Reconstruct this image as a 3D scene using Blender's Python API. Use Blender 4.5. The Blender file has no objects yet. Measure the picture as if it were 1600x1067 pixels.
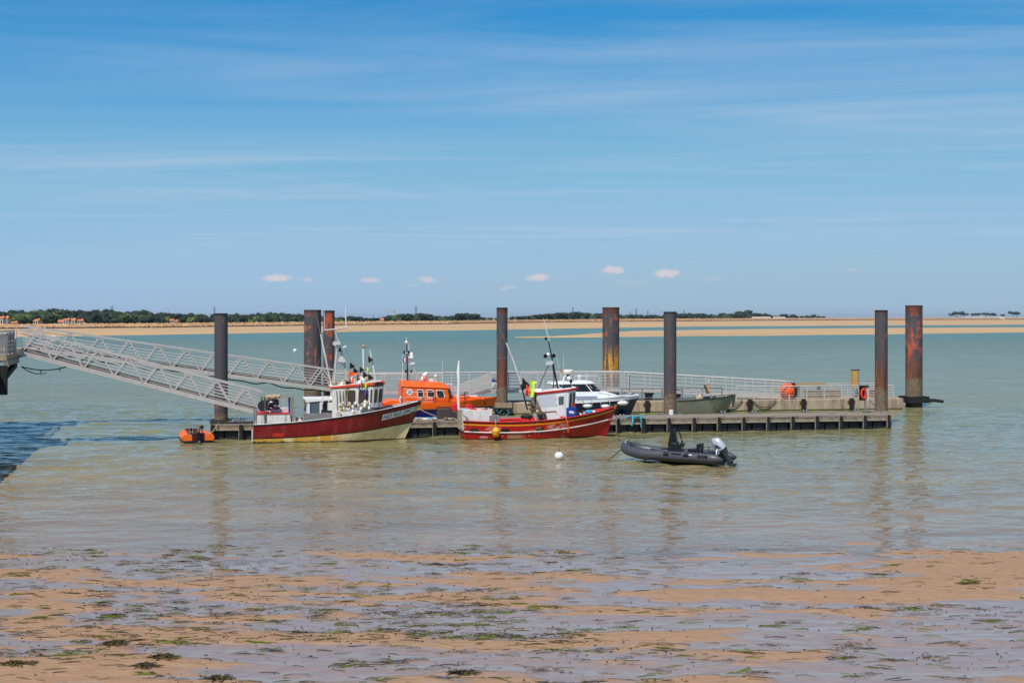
import bpy, bmesh, math, random
import numpy as np
from mathutils import Vector, Matrix, noise as mnoise
R = math.radians
random.seed(7)
rnd = random.random
def ru(a, b): return a + (b - a) * random.random()
sc = bpy.context.scene
COL = sc.collection

# ------------------------------------------------------------------ camera
FP, HZ, H = 2133.33, 496.0, 7.1            # focal length in photo pixels, horizon row, eye height over the water
cam = bpy.data.cameras.new('camera'); camo = bpy.data.objects.new('camera', cam); COL.objects.link(camo)
cam.sensor_width = 36; cam.lens = 48; cam.clip_end = 60000; cam.clip_start = .1
cam.shift_y = -(533.5 - HZ) / 1600.0
camo.location = (0, 0, H); camo.rotation_euler = (R(90), 0, 0)
sc.camera = camo

# ------------------------------------------------------------------ light
SUN_EL, SUN_AZ = 56.0, 25.0                 # the sun stands behind the camera, a little to its left
sd = Vector((-math.sin(R(SUN_AZ)) * math.cos(R(SUN_EL)), -math.cos(R(SUN_AZ)) * math.cos(R(SUN_EL)), math.sin(R(SUN_EL))))
sl = bpy.data.lights.new('sun', 'SUN'); sl.energy = 4.35; sl.angle = R(.53); sl.color = (1, .955, .89)
so = bpy.data.objects.new('sun', sl); COL.objects.link(so); so.rotation_euler = sd.to_track_quat('Z', 'Y').to_euler()
so.location = (0, 0, 60)
sc.view_settings.view_transform = 'Standard'; sc.view_settings.look = 'None'
sc.view_settings.exposure = 0; sc.view_settings.gamma = 1; sc.view_settings.use_curve_mapping = False

W = bpy.data.worlds.new('World'); sc.world = W; W.use_nodes = True
nt = W.node_tree; nt.nodes.clear()
class NG:
    def __init__(s, nt): s.t = nt
    def n(s, typ, **kw):
        nd = s.t.nodes.new(typ)
        for k, v in kw.items():
            if k.startswith('i_'):
                key = k[2:]; key = int(key) if key.isdigit() else key.replace('_', ' ')
                if isinstance(v, bpy.types.NodeSocket): s.t.links.new(v, nd.inputs[key])
                else: nd.inputs[key].default_value = v
            else: setattr(nd, k, v)
        return nd
    def math(s, op, a, b=0.0, c=0.0, clamp=False):
        nd = s.t.nodes.new('ShaderNodeMath'); nd.operation = op; nd.use_clamp = clamp
        for i, v in enumerate((a, b, c)):
            if isinstance(v, bpy.types.NodeSocket): s.t.links.new(v, nd.inputs[i])
            else: nd.inputs[i].default_value = v
        return nd.outputs[0]
    def mix(s, f, a, b, blend='MIX'):
        nd = s.t.nodes.new('ShaderNodeMix'); nd.data_type = 'RGBA'; nd.blend_type = blend
        for i, v in ((0, f), (6, a), (7, b)):
            if isinstance(v, bpy.types.NodeSocket): s.t.links.new(v, nd.inputs[i])
            else: nd.inputs[i].default_value = (*v, 1) if (i and len(v) == 3) else v
        return nd.outputs[2]
    def ramp(s, f, stops, interp='LINEAR'):
        nd = s.t.nodes.new('ShaderNodeValToRGB'); cr = nd.color_ramp; cr.interpolation = interp
        while len(cr.elements) < len(stops): cr.elements.new(.5)
        for e, (p, c) in zip(cr.elements, stops):
            e.position = p; e.color = (*c, 1) if hasattr(c, '__len__') else (c, c, c, 1)
        s.t.links.new(f, nd.inputs[0]); return nd.outputs[0]
    def mr(s, v, a, b, c=0.0, d=1.0, smooth=False):
        nd = s.t.nodes.new('ShaderNodeMapRange'); nd.clamp = True
        if smooth: nd.interpolation_type = 'SMOOTHSTEP'
        s.t.links.new(v, nd.inputs[0])
        for i, x in enumerate((a, b, c, d)): nd.inputs[i + 1].default_value = x
        return nd.outputs[0]
    def noise(s, vec, scale, detail=3, rough=.55, dist=0.0):
        nd = s.n('ShaderNodeTexNoise', i_Scale=scale, i_Detail=detail, i_Roughness=rough, i_Distortion=dist)
        if vec is not None: s.t.links.new(vec, nd.inputs['Vector'])
        return nd.outputs['Fac']
    def mapping(s, vec, loc=(0, 0, 0), rot=(0, 0, 0), scale=(1, 1, 1)):
        nd = s.n('ShaderNodeMapping'); s.t.links.new(vec, nd.inputs[0])
        nd.inputs['Location'].default_value = loc; nd.inputs['Rotation'].default_value = rot; nd.inputs['Scale'].default_value = scale
        return nd.outputs[0]
def lin(r, g, b):
    f = lambda c: (c / 255 / 12.92) if c / 255 <= .04045 else ((c / 255 + .055) / 1.055) ** 2.4
    return (f(r), f(g), f(b))

g = NG(nt)
sky = g.n('ShaderNodeTexSky', sky_type='NISHITA', sun_disc=False, sun_elevation=R(SUN_EL), sun_rotation=R(180 + SUN_AZ),
          altitude=0, air_density=.5, dust_density=0, ozone_density=6.0)
# the photograph's own grading of the sky: deeper blue overhead, pale lavender blue at the horizon
sk8 = g.n('ShaderNodeVectorMath', operation='SCALE', i_0=sky.outputs[0], i_Scale=.085).outputs[0]
cv = g.n('ShaderNodeRGBCurve', i_Color=sk8); cm = cv.mapping; cm.extend = 'HORIZONTAL'
for ch, pts in enumerate((((0, 0), (.079, .036), (.107, .105), (.153, .215), (.296, .325), (.497, .355), (1, .38)),
                          ((0, 0), (.159, .275), (.209, .37), (.287, .475), (.491, .525), (.687, .51), (1, .52)),
                          ((0, 0), (.342, .62), (.429, .675), (.546, .705), (.745, .715), (.791, .665), (1, .67)))):
    c_ = cm.curves[ch]
    c_.points[0].location = pts[0]; c_.points[1].location = pts[-1]
    for q_ in pts[1:-1]: c_.points.new(*q_)
cm.update()
skc = g.n('ShaderNodeVectorMath', operation='SCALE', i_0=cv.outputs[0], i_Scale=10.0).outputs[0]
tc = g.n('ShaderNodeTexCoord').outputs['Generated']
sx = g.n('ShaderNodeSeparateXYZ', i_0=tc)
dx, dy, dz = sx.outputs
# high thin cirrus, laid out on a level sheet overhead
zz = g.math('MAXIMUM', dz, .015)
cu = g.n('ShaderNodeCombineXYZ', i_0=g.math('DIVIDE', dx, zz), i_1=g.math('DIVIDE', dy, zz)).outputs[0]
c1 = g.noise(g.mapping(cu, (3.1, 1.7, 0), (0, 0, R(14)), (.24, .62, 1)), 1.0, 8, .60, 1.6)
c2 = g.noise(g.mapping(cu, (5.6, 8.9, 0), (0, 0, R(-10)), (.10, .22, 1)), 1.0, 3, .5, .5)
cir = g.math('MULTIPLY', g.mr(c1, .38, .82), g.mr(c2, .36, .62))
cir = g.math('MULTIPLY', cir, g.mr(dz, .015, .09))
cir = g.math('MULTIPLY', cir, .70, clamp=True)
# small fair-weather puffs low over the far shore
yy = g.math('MAXIMUM', dy, .05)
pv = g.n('ShaderNodeCombineXYZ', i_0=g.math('DIVIDE', dx, yy), i_1=g.math('DIVIDE', dz, yy)).outputs[0]
pn = g.n('ShaderNodeTexNoise', i_Vector=pv, i_Scale=190.0, i_Detail=4.0, i_Roughness=.6)
po = g.n('ShaderNodeVectorMath', operation='MULTIPLY_ADD', i_0=pn.outputs['Color'], i_1=(.012, .0065, 0), i_2=pv).outputs[0]
po = g.n('ShaderNodeVectorMath', operation='SUBTRACT', i_0=po, i_1=(.006, .00325, 0)).outputs[0]
puff = None
for (px, py, rx, ry, st) in ((433, 434, 31, 8, 1), (481, 437, 15, 5, .5), (577, 438, 22, 6, .7), (667, 437, 20, 6, .7), (640, 446, 10, 3, .4),
                             (842, 434, 25, 7.5, .95), (957, 422, 23, 8, 1), (1042, 427, 27, 8.5, 1), (793, 450, 17, 3.5, .5),
                             (1330, 422, 22, 4, .22), (985, 441, 40, 4, .18), (1110, 436, 34, 3.5, .15)):
    d = g.n('ShaderNodeVectorMath', operation='SUBTRACT', i_0=po, i_1=((px - 800) / FP, (HZ - py) / FP, 0)).outputs[0]
    d = g.n('ShaderNodeVectorMath', operation='MULTIPLY', i_0=d, i_1=(FP / rx, FP / ry, 0)).outputs[0]
    l = g.n('ShaderNodeVectorMath', operation='LENGTH', i_0=d).outputs['Value']
    m = g.mr(l, 1.0, .35, 0, st, True)
    puff = m if puff is None else g.math('MAXIMUM', puff, m)
col = g.mix(cir, skc, (5.4, 6.2, 7.6))
col = g.mix(g.math('MULTIPLY', puff, .72), col, (7.5, 6.5, 6.6))
bg = g.n('ShaderNodeBackground', i_Color=col, i_Strength=.1)
g.n('ShaderNodeOutputWorld', i_Surface=bg.outputs[0])

# ------------------------------------------------------------------ helpers
def pix(x, y, D):
    return Vector(((x - 800) / FP * D, D, H - (y - HZ) / FP * D))
def gnd(x, y, z=0.0):
    D = (H - z) * FP / (y - HZ)
    return Vector(((x - 800) / FP * D, D, z))
class Frame:
    """a thing's own axes: s along it, l across it (away from the shore), z up"""
    def __init__(s, X0, D0, deg): s.X, s.D, s.a = X0, D0, R(deg); s.c, s.s = math.cos(s.a), math.sin(s.a)
    def at(s, x, y, l=0.0):
        xi = x - 800
        q = (xi * (s.D + l * s.c) - FP * (s.X - l * s.s)) / (FP * s.c - xi * s.s)
        D = s.D + q * s.s + l * s.c
        return Vector((q, l, H - (y - HZ) / FP * D))
    def loc(s): return (s.X, s.D, 0)

def tag(o, label=None, cat=None, group=None, kind=None):
    if label: o['label'] = label
    if cat: o['category'] = cat
    if group: o['group'] = group
    if kind: o['kind'] = kind
    return o
def thing(name, label, cat, loc=(0, 0, 0), rz=0.0, group=None):
    o = bpy.data.objects.new(name, None); COL.objects.link(o); o.empty_display_size = .2
    o.location = loc; o.rotation_euler = (0, 0, rz)
    return tag(o, label, cat, group)
def copy_tree(o, parent=None):
    c = o.copy(); COL.objects.link(c); c.parent = parent
    for ch in list(o.children): copy_tree(ch, c)
    return c
class MB:
    def __init__(s): s.v, s.f, s.fm, s.m = [], [], [], 0
    def add(s, vs, fs, m=None):
        b = len(s.v); s.v.extend([tuple(p) for p in vs])
        for f in fs: s.f.append([i + b for i in f]); s.fm.append(s.m if m is None else m)
        return s
    def box(s, c, d, M=None, taper=(1, 1), m=None):
        x, y, z = d[0] / 2, d[1] / 2, d[2] / 2
        vs = []
        for (i, j, k) in ((-1, -1, -1), (1, -1, -1), (1, 1, -1), (-1, 1, -1), (-1, -1, 1), (1, -1, 1), (1, 1, 1), (-1, 1, 1)):
            tx, ty = (taper if k > 0 else (1, 1))
            p = Vector((i * x * tx, j * y * ty, k * z))
            if M is not None: p = M @ p
            vs.append(p + Vector(c))
        return s.add(vs, [(0, 3, 2, 1), (4, 5, 6, 7), (0, 1, 5, 4), (1, 2, 6, 5), (2, 3, 7, 6), (3, 0, 4, 7)], m)
    def bb(s, x0, x1, y0, y1, z0, z1, m=None):
        return s.box(((x0 + x1) / 2, (y0 + y1) / 2, (z0 + z1) / 2), (x1 - x0, y1 - y0, z1 - z0), m=m)
    def bar(s, a, b, w, h, m=None, up=(0, 0, 1)):
        a, b = Vector(a), Vector(b); d = b - a; L = d.length; x = d.normalized()
        u = Vector(up)
        if abs(x.dot(u)) > .98: u = Vector((0, 1, 0))
        y = u.cross(x).normalized(); z = x.cross(y)
        M = Matrix((x, y, z)).transposed()
        return s.box((a + b) / 2, (L, w, h), M, m=m)
    def tube(s, pts, r, n=8, cap=True, m=None, close=False):
        pts = [Vector(p) for p in pts]; k = len(pts)
        rs = r if hasattr(r, '__len__') else [r] * k
        vs, fs = [], []; prev = None
        for i, p in enumerate(pts):
            if close: t = pts[(i + 1) % k] - pts[i - 1]
            else: t = (pts[min(i + 1, k - 1)] - pts[max(i - 1, 0)])
            t = t.normalized() if t.length > 1e-9 else Vector((0, 0, 1))
            if prev is None:
                u = Vector((0, 0, 1)) if abs(t.z) < .9 else Vector((1, 0, 0))
                a = u.cross(t).normalized()
            else:
                a = (prev - t * prev.dot(t))
                a = a.normalized() if a.length > 1e-6 else Vector((1, 0, 0)).cross(t).normalized()
            prev = a; b = t.cross(a)
            for j in range(n):
                th = 2 * math.pi * j / n
                vs.append(p + (a * math.cos(th) + b * math.sin(th)) * rs[i])
        for i in range(k if close else k - 1):
            for j in range(n):
                i2 = (i + 1) % k
                fs.append((i * n + j, i * n + (j + 1) % n, i2 * n + (j + 1) % n, i2 * n + j))
        if cap and not close:
            fs.append(tuple(range(n))[::-1]); fs.append(tuple(range((k - 1) * n, k * n)))
        return s.add(vs, fs, m)
    def lathe(s, prof, n=16, c=(0, 0, 0), M=None, m=None):
        vs, fs = [], []; c = Vector(c)
        for (r, z) in prof:
            for j in range(n):
                th = 2 * math.pi * j / n
                p = Vector((r * math.cos(th), r * math.sin(th), z))
                if M is not None: p = M @ p
                vs.append(c + p)
        for i in range(len(prof) - 1):
            for j in range(n):
                fs.append((i * n + j, i * n + (j + 1) % n, (i + 1) * n + (j + 1) % n, (i + 1) * n + j))
        fs.append(tuple(range(n))[::-1]); fs.append(tuple(range((len(prof) - 1) * n, len(prof) * n)))
        return s.add(vs, fs, m)
    def ball(s, c, r, n=10, k=7, m=None, sq=(1, 1, 1)):
        prof = [(max(.001, math.sin(math.pi * i / k)), -math.cos(math.pi * i / k)) for i in range(k + 1)]
        M = Matrix.Diagonal((r * sq[0], r * sq[1], r * sq[2]))
        return s.lathe(prof, n, c, M, m)
    def prism(s, poly, l0, l1, m=None, shear=0.0):
        """poly in (s, z), drawn out across from l0 to l1"""
        n = len(poly)
        vs = [(x, l0, z) for x, z in poly] + [(x + shear, l1, z) for x, z in poly]
        fs = [tuple(range(n)), tuple(range(2 * n - 1, n - 1, -1))]
        for i in range(n): fs.append((i, i + n, (i + 1) % n + n, (i + 1) % n))
        return s.add(vs, fs, m)
    def sheet(s, rows, m=None, flip=False):
        nu = len(rows[0]); vs = [p for r in rows for p in r]; fs = []
        for i in range(len(rows) - 1):
            for j in range(nu - 1):
                q = (i * nu + j, i * nu + j + 1, (i + 1) * nu + j + 1, (i + 1) * nu + j)
                fs.append(q[::-1] if flip else q)
        return s.add(vs, fs, m)
    def build(s, name, mats, parent=None, smooth=None, loc=None, fixn=True):
        me = bpy.data.meshes.new(name); me.from_pydata(s.v, [], s.f)
        mats = mats if isinstance(mats, (list, tuple)) else [mats]
        for mt in mats: me.materials.append(mt)
        if len(mats) > 1: me.polygons.foreach_set('material_index', s.fm)
        if fixn:
            bm = bmesh.new(); bm.from_mesh(me); bmesh.ops.recalc_face_normals(bm, faces=bm.faces); bm.to_mesh(me); bm.free()
        if smooth is not None:
            me.polygons.foreach_set('use_smooth', [True] * len(me.polygons)); me.set_sharp_from_angle(angle=R(smooth))
        me.update()
        o = bpy.data.objects.new(name, me); COL.objects.link(o)
        if parent is not None: o.parent = parent
        if loc is not None: o.location = loc
        return o
def bevel(o, w, seg=2):
    md = o.modifiers.new('bevel', 'BEVEL'); md.width = w; md.segments = seg; md.limit_method = 'ANGLE'; md.angle_limit = R(40)
    return o
def inst(o, parent, M=None, loc=None, name=None):
    c = bpy.data.objects.new(name or o.name, o.data); COL.objects.link(c); c.parent = parent
    if M is not None: c.matrix_local = M
    if loc is not None: c.location = loc
    return c
def sag(a, b, drop, n=12):
    a, b = Vector(a), Vector(b)
    return [a.lerp(b, i / n) - Vector((0, 0, drop * 4 * (i / n) * (1 - i / n))) for i in range(n + 1)]
_fontcache = {}
def text_mesh(txt):
    """flat outlines of a word: vertices in units of letter height, and faces"""
    cu = bpy.data.curves.new('lettering', 'FONT'); cu.body = txt; cu.size = 1; cu.resolution_u = 3
    ob = bpy.data.objects.new('lettering', cu); COL.objects.link(ob)
    dg = bpy.context.evaluated_depsgraph_get(); ev = ob.evaluated_get(dg); me = ev.to_mesh()
    vs = [tuple(v.co) for v in me.vertices]; fs = [tuple(p.vertices) for p in me.polygons]
    ev.to_mesh_clear(); bpy.data.objects.remove(ob); bpy.data.curves.remove(cu)
    return vs, fs

# ------------------------------------------------------------------ materials
def mat(name, c, rough=.5, metal=0.0, var=.12, scale=2.5, grime=None, gamt=.0, gscale=1.2, bump=0.0, bscale=25, coat=0.0, streak=False):
    m = bpy.data.materials.new(name); m.use_nodes = True; t = m.node_tree; g = NG(t)
    p = t.nodes['Principled BSDF']; o = g.n('ShaderNodeTexCoord').outputs['Object']
    n1 = g.noise(o, scale, 5, .65)
    k = g.mr(n1, .3, .7, 1 - var, 1 + var)
    base = g.mix(1.0, c, g.n('ShaderNodeCombineXYZ', i_0=k, i_1=k, i_2=k).outputs[0], 'MULTIPLY')
    if grime:
        v = g.mapping(o, (1.3, 4.1, 2.2), (0, 0, 0), (1, 1, .16) if streak else (1, 1, 1))
        n2 = g.noise(v, gscale, 6, .7)
        base = g.mix(g.mr(n2, .62 - gamt * .35, .78 - gamt * .25, 0, .9), base, grime)
    t.links.new(base, p.inputs['Base Color'])
    rr = g.mr(n1, .3, .7, max(.02, rough - .08), min(1, rough + .08)); t.links.new(rr, p.inputs['Roughness'])
    p.inputs['Metallic'].default_value = metal
    if coat: p.inputs['Coat Weight'].default_value = coat; p.inputs['Coat Roughness'].default_value = .08
    if bump:
        b = g.n('ShaderNodeBump', i_Strength=bump, i_Distance=.02, i_Height=g.noise(o, bscale, 4, .6)); t.links.new(b.outputs[0], p.inputs['Normal'])
    return m
RUST = lin(120, 66, 36)
M = {}
M['alu'] = mat('weathered_aluminium', lin(200, 192, 184), .5, .1, .08, 3, lin(140, 132, 124), .12, 2)
M['alu_dk'] = mat('dull_aluminium', lin(138, 134, 132), .55, .15, .15, 3)
M['steel'] = mat('galvanised_steel', lin(150, 150, 148), .45, .5, .12, 5, RUST, .05, 3)
M['steel_dk'] = mat('dark_steel', lin(52, 50, 52), .5, .3, .2, 5, RUST, .1, 4)
M['timber'] = mat('grey_timber', lin(146, 131, 114), .85, 0, .25, 6, lin(88, 78, 68), .25, 3, .4, 30)
M['timber_lt'] = mat('pale_weathered_timber', lin(160, 146, 126), .85, 0, .2, 5, lin(110, 98, 84), .2, 3, .4, 30)
M['tar'] = mat('black_rubber_fender', lin(27, 26, 27), .75, 0, .35, 6, lin(58, 52, 46), .08, 4)
M['float'] = mat('black_plastic_float', lin(32, 33, 38), .55, 0, .4, 3, lin(72, 72, 76), .15, 5)
M['conc'] = mat('weathered_concrete', lin(178, 158, 132), .9, 0, .14, 2, lin(112, 94, 72), .42, 1.8, .3, 20, streak=True)
M['white'] = mat('white_paint', lin(236, 234, 230), .35, 0, .04, 3, lin(170, 150, 120), .08, 2.5, streak=True)
M['white_dirty'] = mat('stained_white_paint', lin(226, 222, 214), .5, 0, .07, 3, lin(150, 112, 76), .28, 2.5, streak=True)
M['white_pl'] = mat('white_plastic', lin(232, 230, 228), .4, 0, .05, 4, lin(180, 170, 150), .1, 5)
M['gel'] = mat('white_gelcoat', lin(240, 240, 240), .18, 0, .02, 2, coat=.3)
M['orange'] = mat('rescue_orange_paint', lin(250, 102, 8), .38, 0, .06, 1.5, lin(214, 78, 10), .1, 2, coat=.2)
M['orange_b'] = mat('bright_orange_plastic', lin(248, 112, 22), .45, 0, .06, 3)
M['orange_red'] = mat('orange_red_paint', lin(226, 84, 44), .45, 0, .1, 3, lin(190, 150, 120), .1, 6)
M['navy'] = mat('navy_blue_hull_paint', lin(12, 22, 66), .25, 0, .08, 2, coat=.3)
M['rblue'] = mat('deep_blue_paint', lin(6, 16, 110), .3, 0, .1, 2)
M['blue'] = mat('blue_plastic', lin(24, 66, 150), .45, 0, .08, 4)
M['red'] = mat('red_plastic', lin(204, 30, 30), .45, 0, .08, 4)
M['redpaint'] = mat('worn_red_paint', lin(206, 40, 38), .5, 0, .1, 4, lin(220, 150, 130), .12, 5)
M['black'] = mat('black_plastic', lin(20, 20, 22), .5, 0, .2, 5)
M['black_gl'] = mat('black_gloss_trim', lin(14, 14, 16), .25, 0, .2, 5)
M['yellow'] = mat('yellow_plastic', lin(246, 172, 22), .42, 0, .07, 6, lin(160, 90, 20), .1, 4)
M['hiviz'] = mat('fluorescent_yellow_cloth', lin(206, 244, 40), .8, 0, .1, 8)
M['orange_cl'] = mat('orange_cloth', lin(248, 98, 38), .85, 0, .1, 8)
M['red_cl'] = mat('red_cloth', lin(212, 32, 40), .85, 0, .1, 8)
M['black_cl'] = mat('black_cloth', lin(20, 20, 24), .9, 0, .2, 8)
M['green_cl'] = mat('green_cloth', lin(76, 176, 70), .85, 0, .1, 8)
M['blue_cl'] = mat('blue_cloth', lin(64, 74, 160), .85, 0, .1, 8)
M['white_cl'] = mat('white_cloth', lin(232, 230, 228), .9, 0, .08, 8)
M['wood'] = mat('varnished_wood', lin(150, 108, 60), .5, 0, .2, 6)
M['bamboo'] = mat('pale_cane', lin(176, 150, 112), .7, 0, .15, 8)
M['rope'] = mat('beige_rope', lin(186, 164, 124), .9, 0, .2, 20)
M['rope_b'] = mat('turquoise_rope', lin(70, 168, 190), .85, 0, .15, 20)
M['rope_dk'] = mat('dark_rope', lin(66, 58, 50), .9, 0, .2, 20)
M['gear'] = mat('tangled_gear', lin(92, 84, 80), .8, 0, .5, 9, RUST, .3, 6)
M['hyp'] = mat('grey_inflatable_fabric', lin(72, 72, 78), .45, 0, .08, 4)
M['hyp_dk'] = mat('black_inflatable_fabric', lin(28, 28, 31), .5, 0, .12, 4)
M['silver'] = mat('silver_cowl_paint', lin(196, 198, 204), .25, .2, .04, 4, coat=.5)
M['alu_hull'] = mat('bare_aluminium_hull', lin(140, 138, 124), .45, .35, .14, 2, lin(92, 88, 74), .25, 1.5)
M['weedgreen'] = mat('green_algae', lin(70, 72, 34), .9, 0, .4, 8)
M['signblue'] = mat('sign_blue', lin(30, 82, 160), .5, 0, .04)
def glass(name, c=(.02, .025, .03)):
    m = bpy.data.materials.new(name); m.use_nodes = True; p = m.node_tree.nodes['Principled BSDF']
    p.inputs['Base Color'].default_value = (*c, 1); p.inputs['Roughness'].default_value = .06; p.inputs['IOR'].default_value = 1.5
    return m
M['glass'] = glass('dark_window_glass')
M['glass_b'] = glass('brownish_window_glass', lin(82, 66, 56))
M['glass_g'] = glass('greenish_window_glass', lin(84, 100, 100))

def pile_mat(name, seed, patch=.5, patchcol=lin(196, 96, 62), zrust=3.2, rustamt=.5, yellow=False, zband=2.0):
    m = bpy.data.materials.new(name); m.use_nodes = True; t = m.node_tree; g = NG(t); p = t.nodes['Principled BSDF']
    o = g.n('ShaderNodeTexCoord').outputs['Object']; z = g.n('ShaderNodeSeparateXYZ', i_0=o).outputs[2]
    so_ = g.mapping(o, (seed * 3.7, seed * 1.9, seed * .7))
    n1 = g.noise(so_, 1.6, 6, .68); nf = g.noise(so_, 14, 4, .6)
    strk = g.noise(g.mapping(o, (seed, seed * 2, 0), (0, 0, 0), (3.4, 3.4, .28)), 1.5, 5, .65)
    strk2 = g.noise(g.mapping(o, (seed * 5, seed, 0), (0, 0, 0), (2.0, 2.0, .10)), 1.5, 4, .6)
    base = g.mix(g.mr(nf, .3, .7), lin(66, 62, 66), lin(88, 82, 84))
    pa = g.mr(g.math('ADD', g.math('MULTIPLY', n1, .6), g.math('MULTIPLY', strk, .4)), .60 - patch * .13, .66 - patch * .11)
    base = g.mix(g.math('MULTIPLY', pa, .85), base, patchcol)
    if yellow:
        yz = g.math('MULTIPLY', g.mr(z, 2.0, 2.6), g.mr(z, 5.0, 3.8))
        ys = g.mr(g.math('ADD', g.math('MULTIPLY', strk, .6), g.math('MULTIPLY', nf, .4)), .48, .53)
        base = g.mix(g.math('MULTIPLY', yz, ys), base, lin(226, 160, 30))
    # long rust runs, thicker towards the splash line
    zz = g.math('ADD', z, g.math('MULTIPLY', g.math('SUBTRACT', strk2, .5), 6.5))
    ru_ = g.mr(zz, zrust + .5, zrust - .5, 0, rustamt, True)
    rc = g.mix(g.mr(strk, .35, .65), lin(74, 44, 34), lin(146, 80, 42))
    base = g.mix(ru_, base, rc)
    # rim rust
    base = g.mix(g.mr(g.math('ADD', z, g.math('MULTIPLY', n1, .5)), 7.55, 7.75, 0, .8), base, lin(96, 56, 40))
    # barnacle and silt band up to the tide line
    zt = g.math('ADD', z, g.math('MULTIPLY', g.math('SUBTRACT', n1, .5), 1.1))
    bc = g.mix(g.mr(nf, .4, .6), lin(84, 70, 54), lin(142, 122, 96))
    base = g.mix(g.mr(zt, zband + .08, zband - .08), base, bc)
    base = g.mix(g.mr(zt, .55, .35), base, lin(66, 62, 40))
    t.links.new(base, p.inputs['Base Color']); p.inputs['Roughness'].default_value = .72
    hgt = g.math('MULTIPLY', nf, g.mr(zt, zband + .1, zband - .1, .25, 1))
    b = g.n('ShaderNodeBump', i_Strength=.6, i_Distance=.03, i_Height=hgt); t.links.new(b.outputs[0], p.inputs['Normal'])
    return m

# ================================================================== SETTING
def interp(x, pts):
    if x <= pts[0][0]: return pts[0][1]
    for (a, b), (c, d) in zip(pts, pts[1:]):
        if x <= c: return b + (d - b) * (x - a) / (c - a)
    return pts[-1][1]
def fbm(x, y, z=0.0, o=4):
    return mnoise.fractal(Vector((x, y, z)), .9, 2.1, o)

# ---- water
WAVE = 1.45
def water_mat():
    m = bpy.data.materials.new('turbid_estuary_water'); m.use_nodes = True; t = m.node_tree; g = NG(t); p = t.nodes['Principled BSDF']
    o = g.n('ShaderNodeTexCoord').outputs['Object']; s = g.n('ShaderNodeSeparateXYZ', i_0=o)
    y = s.outputs[1]
    pn = g.noise(g.mapping(o, (0, 0, 0), (0, 0, R(6)), (.010, .034, 1)), 1.0, 5, .6)     # drifting silt
    pn2 = g.noise(g.mapping(o, (30, 10, 0), (0, 0, R(4)), (.10, .38, 1)), 1.0, 4, .6)
    ly = g.math('LOGARITHM', g.math('MAXIMUM', y, 10.0), 10.0)
    ly = g.math('ADD', ly, g.math('MULTIPLY', g.math('SUBTRACT', pn, .5), .16))
    f = g.mr(ly, 1.58, 2.9)
    pos = lambda D: (math.log10(D) - 1.58) / 1.32
    c = g.ramp(f, [(pos(41), (.26, .185, .115)), (pos(48), (.285, .195, .10)), (pos(60), (.262, .203, .095)), (pos(84), (.215, .202, .086)), (pos(130), (.172, .19, .085)),
                   (pos(240), (.150, .183, .093)), (pos(385), (.138, .178, .10)), (pos(420), (.102, .18, .118)), (pos(640), (.098, .184, .124))])
    k = g.mr(pn2, .3, .7, .78, 1.2)
    c = g.mix(1.0, c, g.n('ShaderNodeCombineXYZ', i_0=k, i_1=k, i_2=k).outputs[0], 'MULTIPLY')
    t.links.new(c, p.inputs['Base Color']); p.inputs['IOR'].default_value = 1.333; p.inputs['Specular IOR Level'].default_value = .34; t.links.new(g.mr(ly, 1.9, 2.6, .06, .25), p.inputs['Roughness'])
    d = g.noise(g.mapping(o, (2, 8, 0), (0, 0, R(3)), (.03, .10, 1)), 1.0, 2, .5)            # gusts
    calm = g.mr(y, 41, 64, .5, 1.0)
    gust = g.math('MULTIPLY', calm, g.mr(d, .3, .7, .7, 1.3))
    # slopes taken from the wave height itself at three neighbouring places
    def wave(off):
        v = g.n('ShaderNodeVectorMath', operation='ADD', i_0=o, i_1=off).outputs[0]
        a = g.noise(g.mapping(v, (0, 0, 0), (0, 0, R(5)), (.30, .66, 1)), 1.0, 4, .62, .3)
        b = g.noise(g.mapping(v, (7, 3, 0), (0, 0, R(-9)), (.9, 1.7, 1)), 1.0, 2, .6, .2)
        return g.math('ADD', g.math('MULTIPLY', a, .62), g.math('MULTIPLY', b, .22))
    E = .08; h0, hx, hy = wave((0, 0, 0)), wave((E, 0, 0)), wave((0, E, 0))
    # fine ripples on the modelled waves, everything on the flat water beyond them
    ratio = g.math('ABSOLUTE', g.math('DIVIDE', s.outputs[0], g.math('MAXIMUM', y, 1.0)))
    inner = g.math('MULTIPLY', g.math('MULTIPLY', g.mr(y, 118, 102), g.mr(y, 38, 39.5)), g.mr(ratio, .425, .405))
    amp = g.math('MULTIPLY', g.math('MULTIPLY', gust, WAVE / E), g.mr(inner, 0, 1, 1.0, .22))
    nx = g.math('MULTIPLY', g.math('SUBTRACT', h0, hx), amp); ny = g.math('MULTIPLY', g.math('SUBTRACT', h0, hy), amp)
    gn = g.n('ShaderNodeNewGeometry').outputs['Normal']
    nv = g.n('ShaderNodeVectorMath', operation='ADD', i_0=gn, i_1=g.n('ShaderNodeCombineXYZ', i_0=nx, i_1=ny, i_2=0.0).outputs[0]).outputs[0]
    nv = g.n('ShaderNodeVectorMath', operation='NORMALIZE', i_0=nv).outputs[0]
    t.links.new(nv, p.inputs['Normal'])
    return m
WN, WF, WS = 38.0, 118.0, .425          # the stretch of water whose waves are modelled: nearest, farthest, half-width per metre of distance
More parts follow.
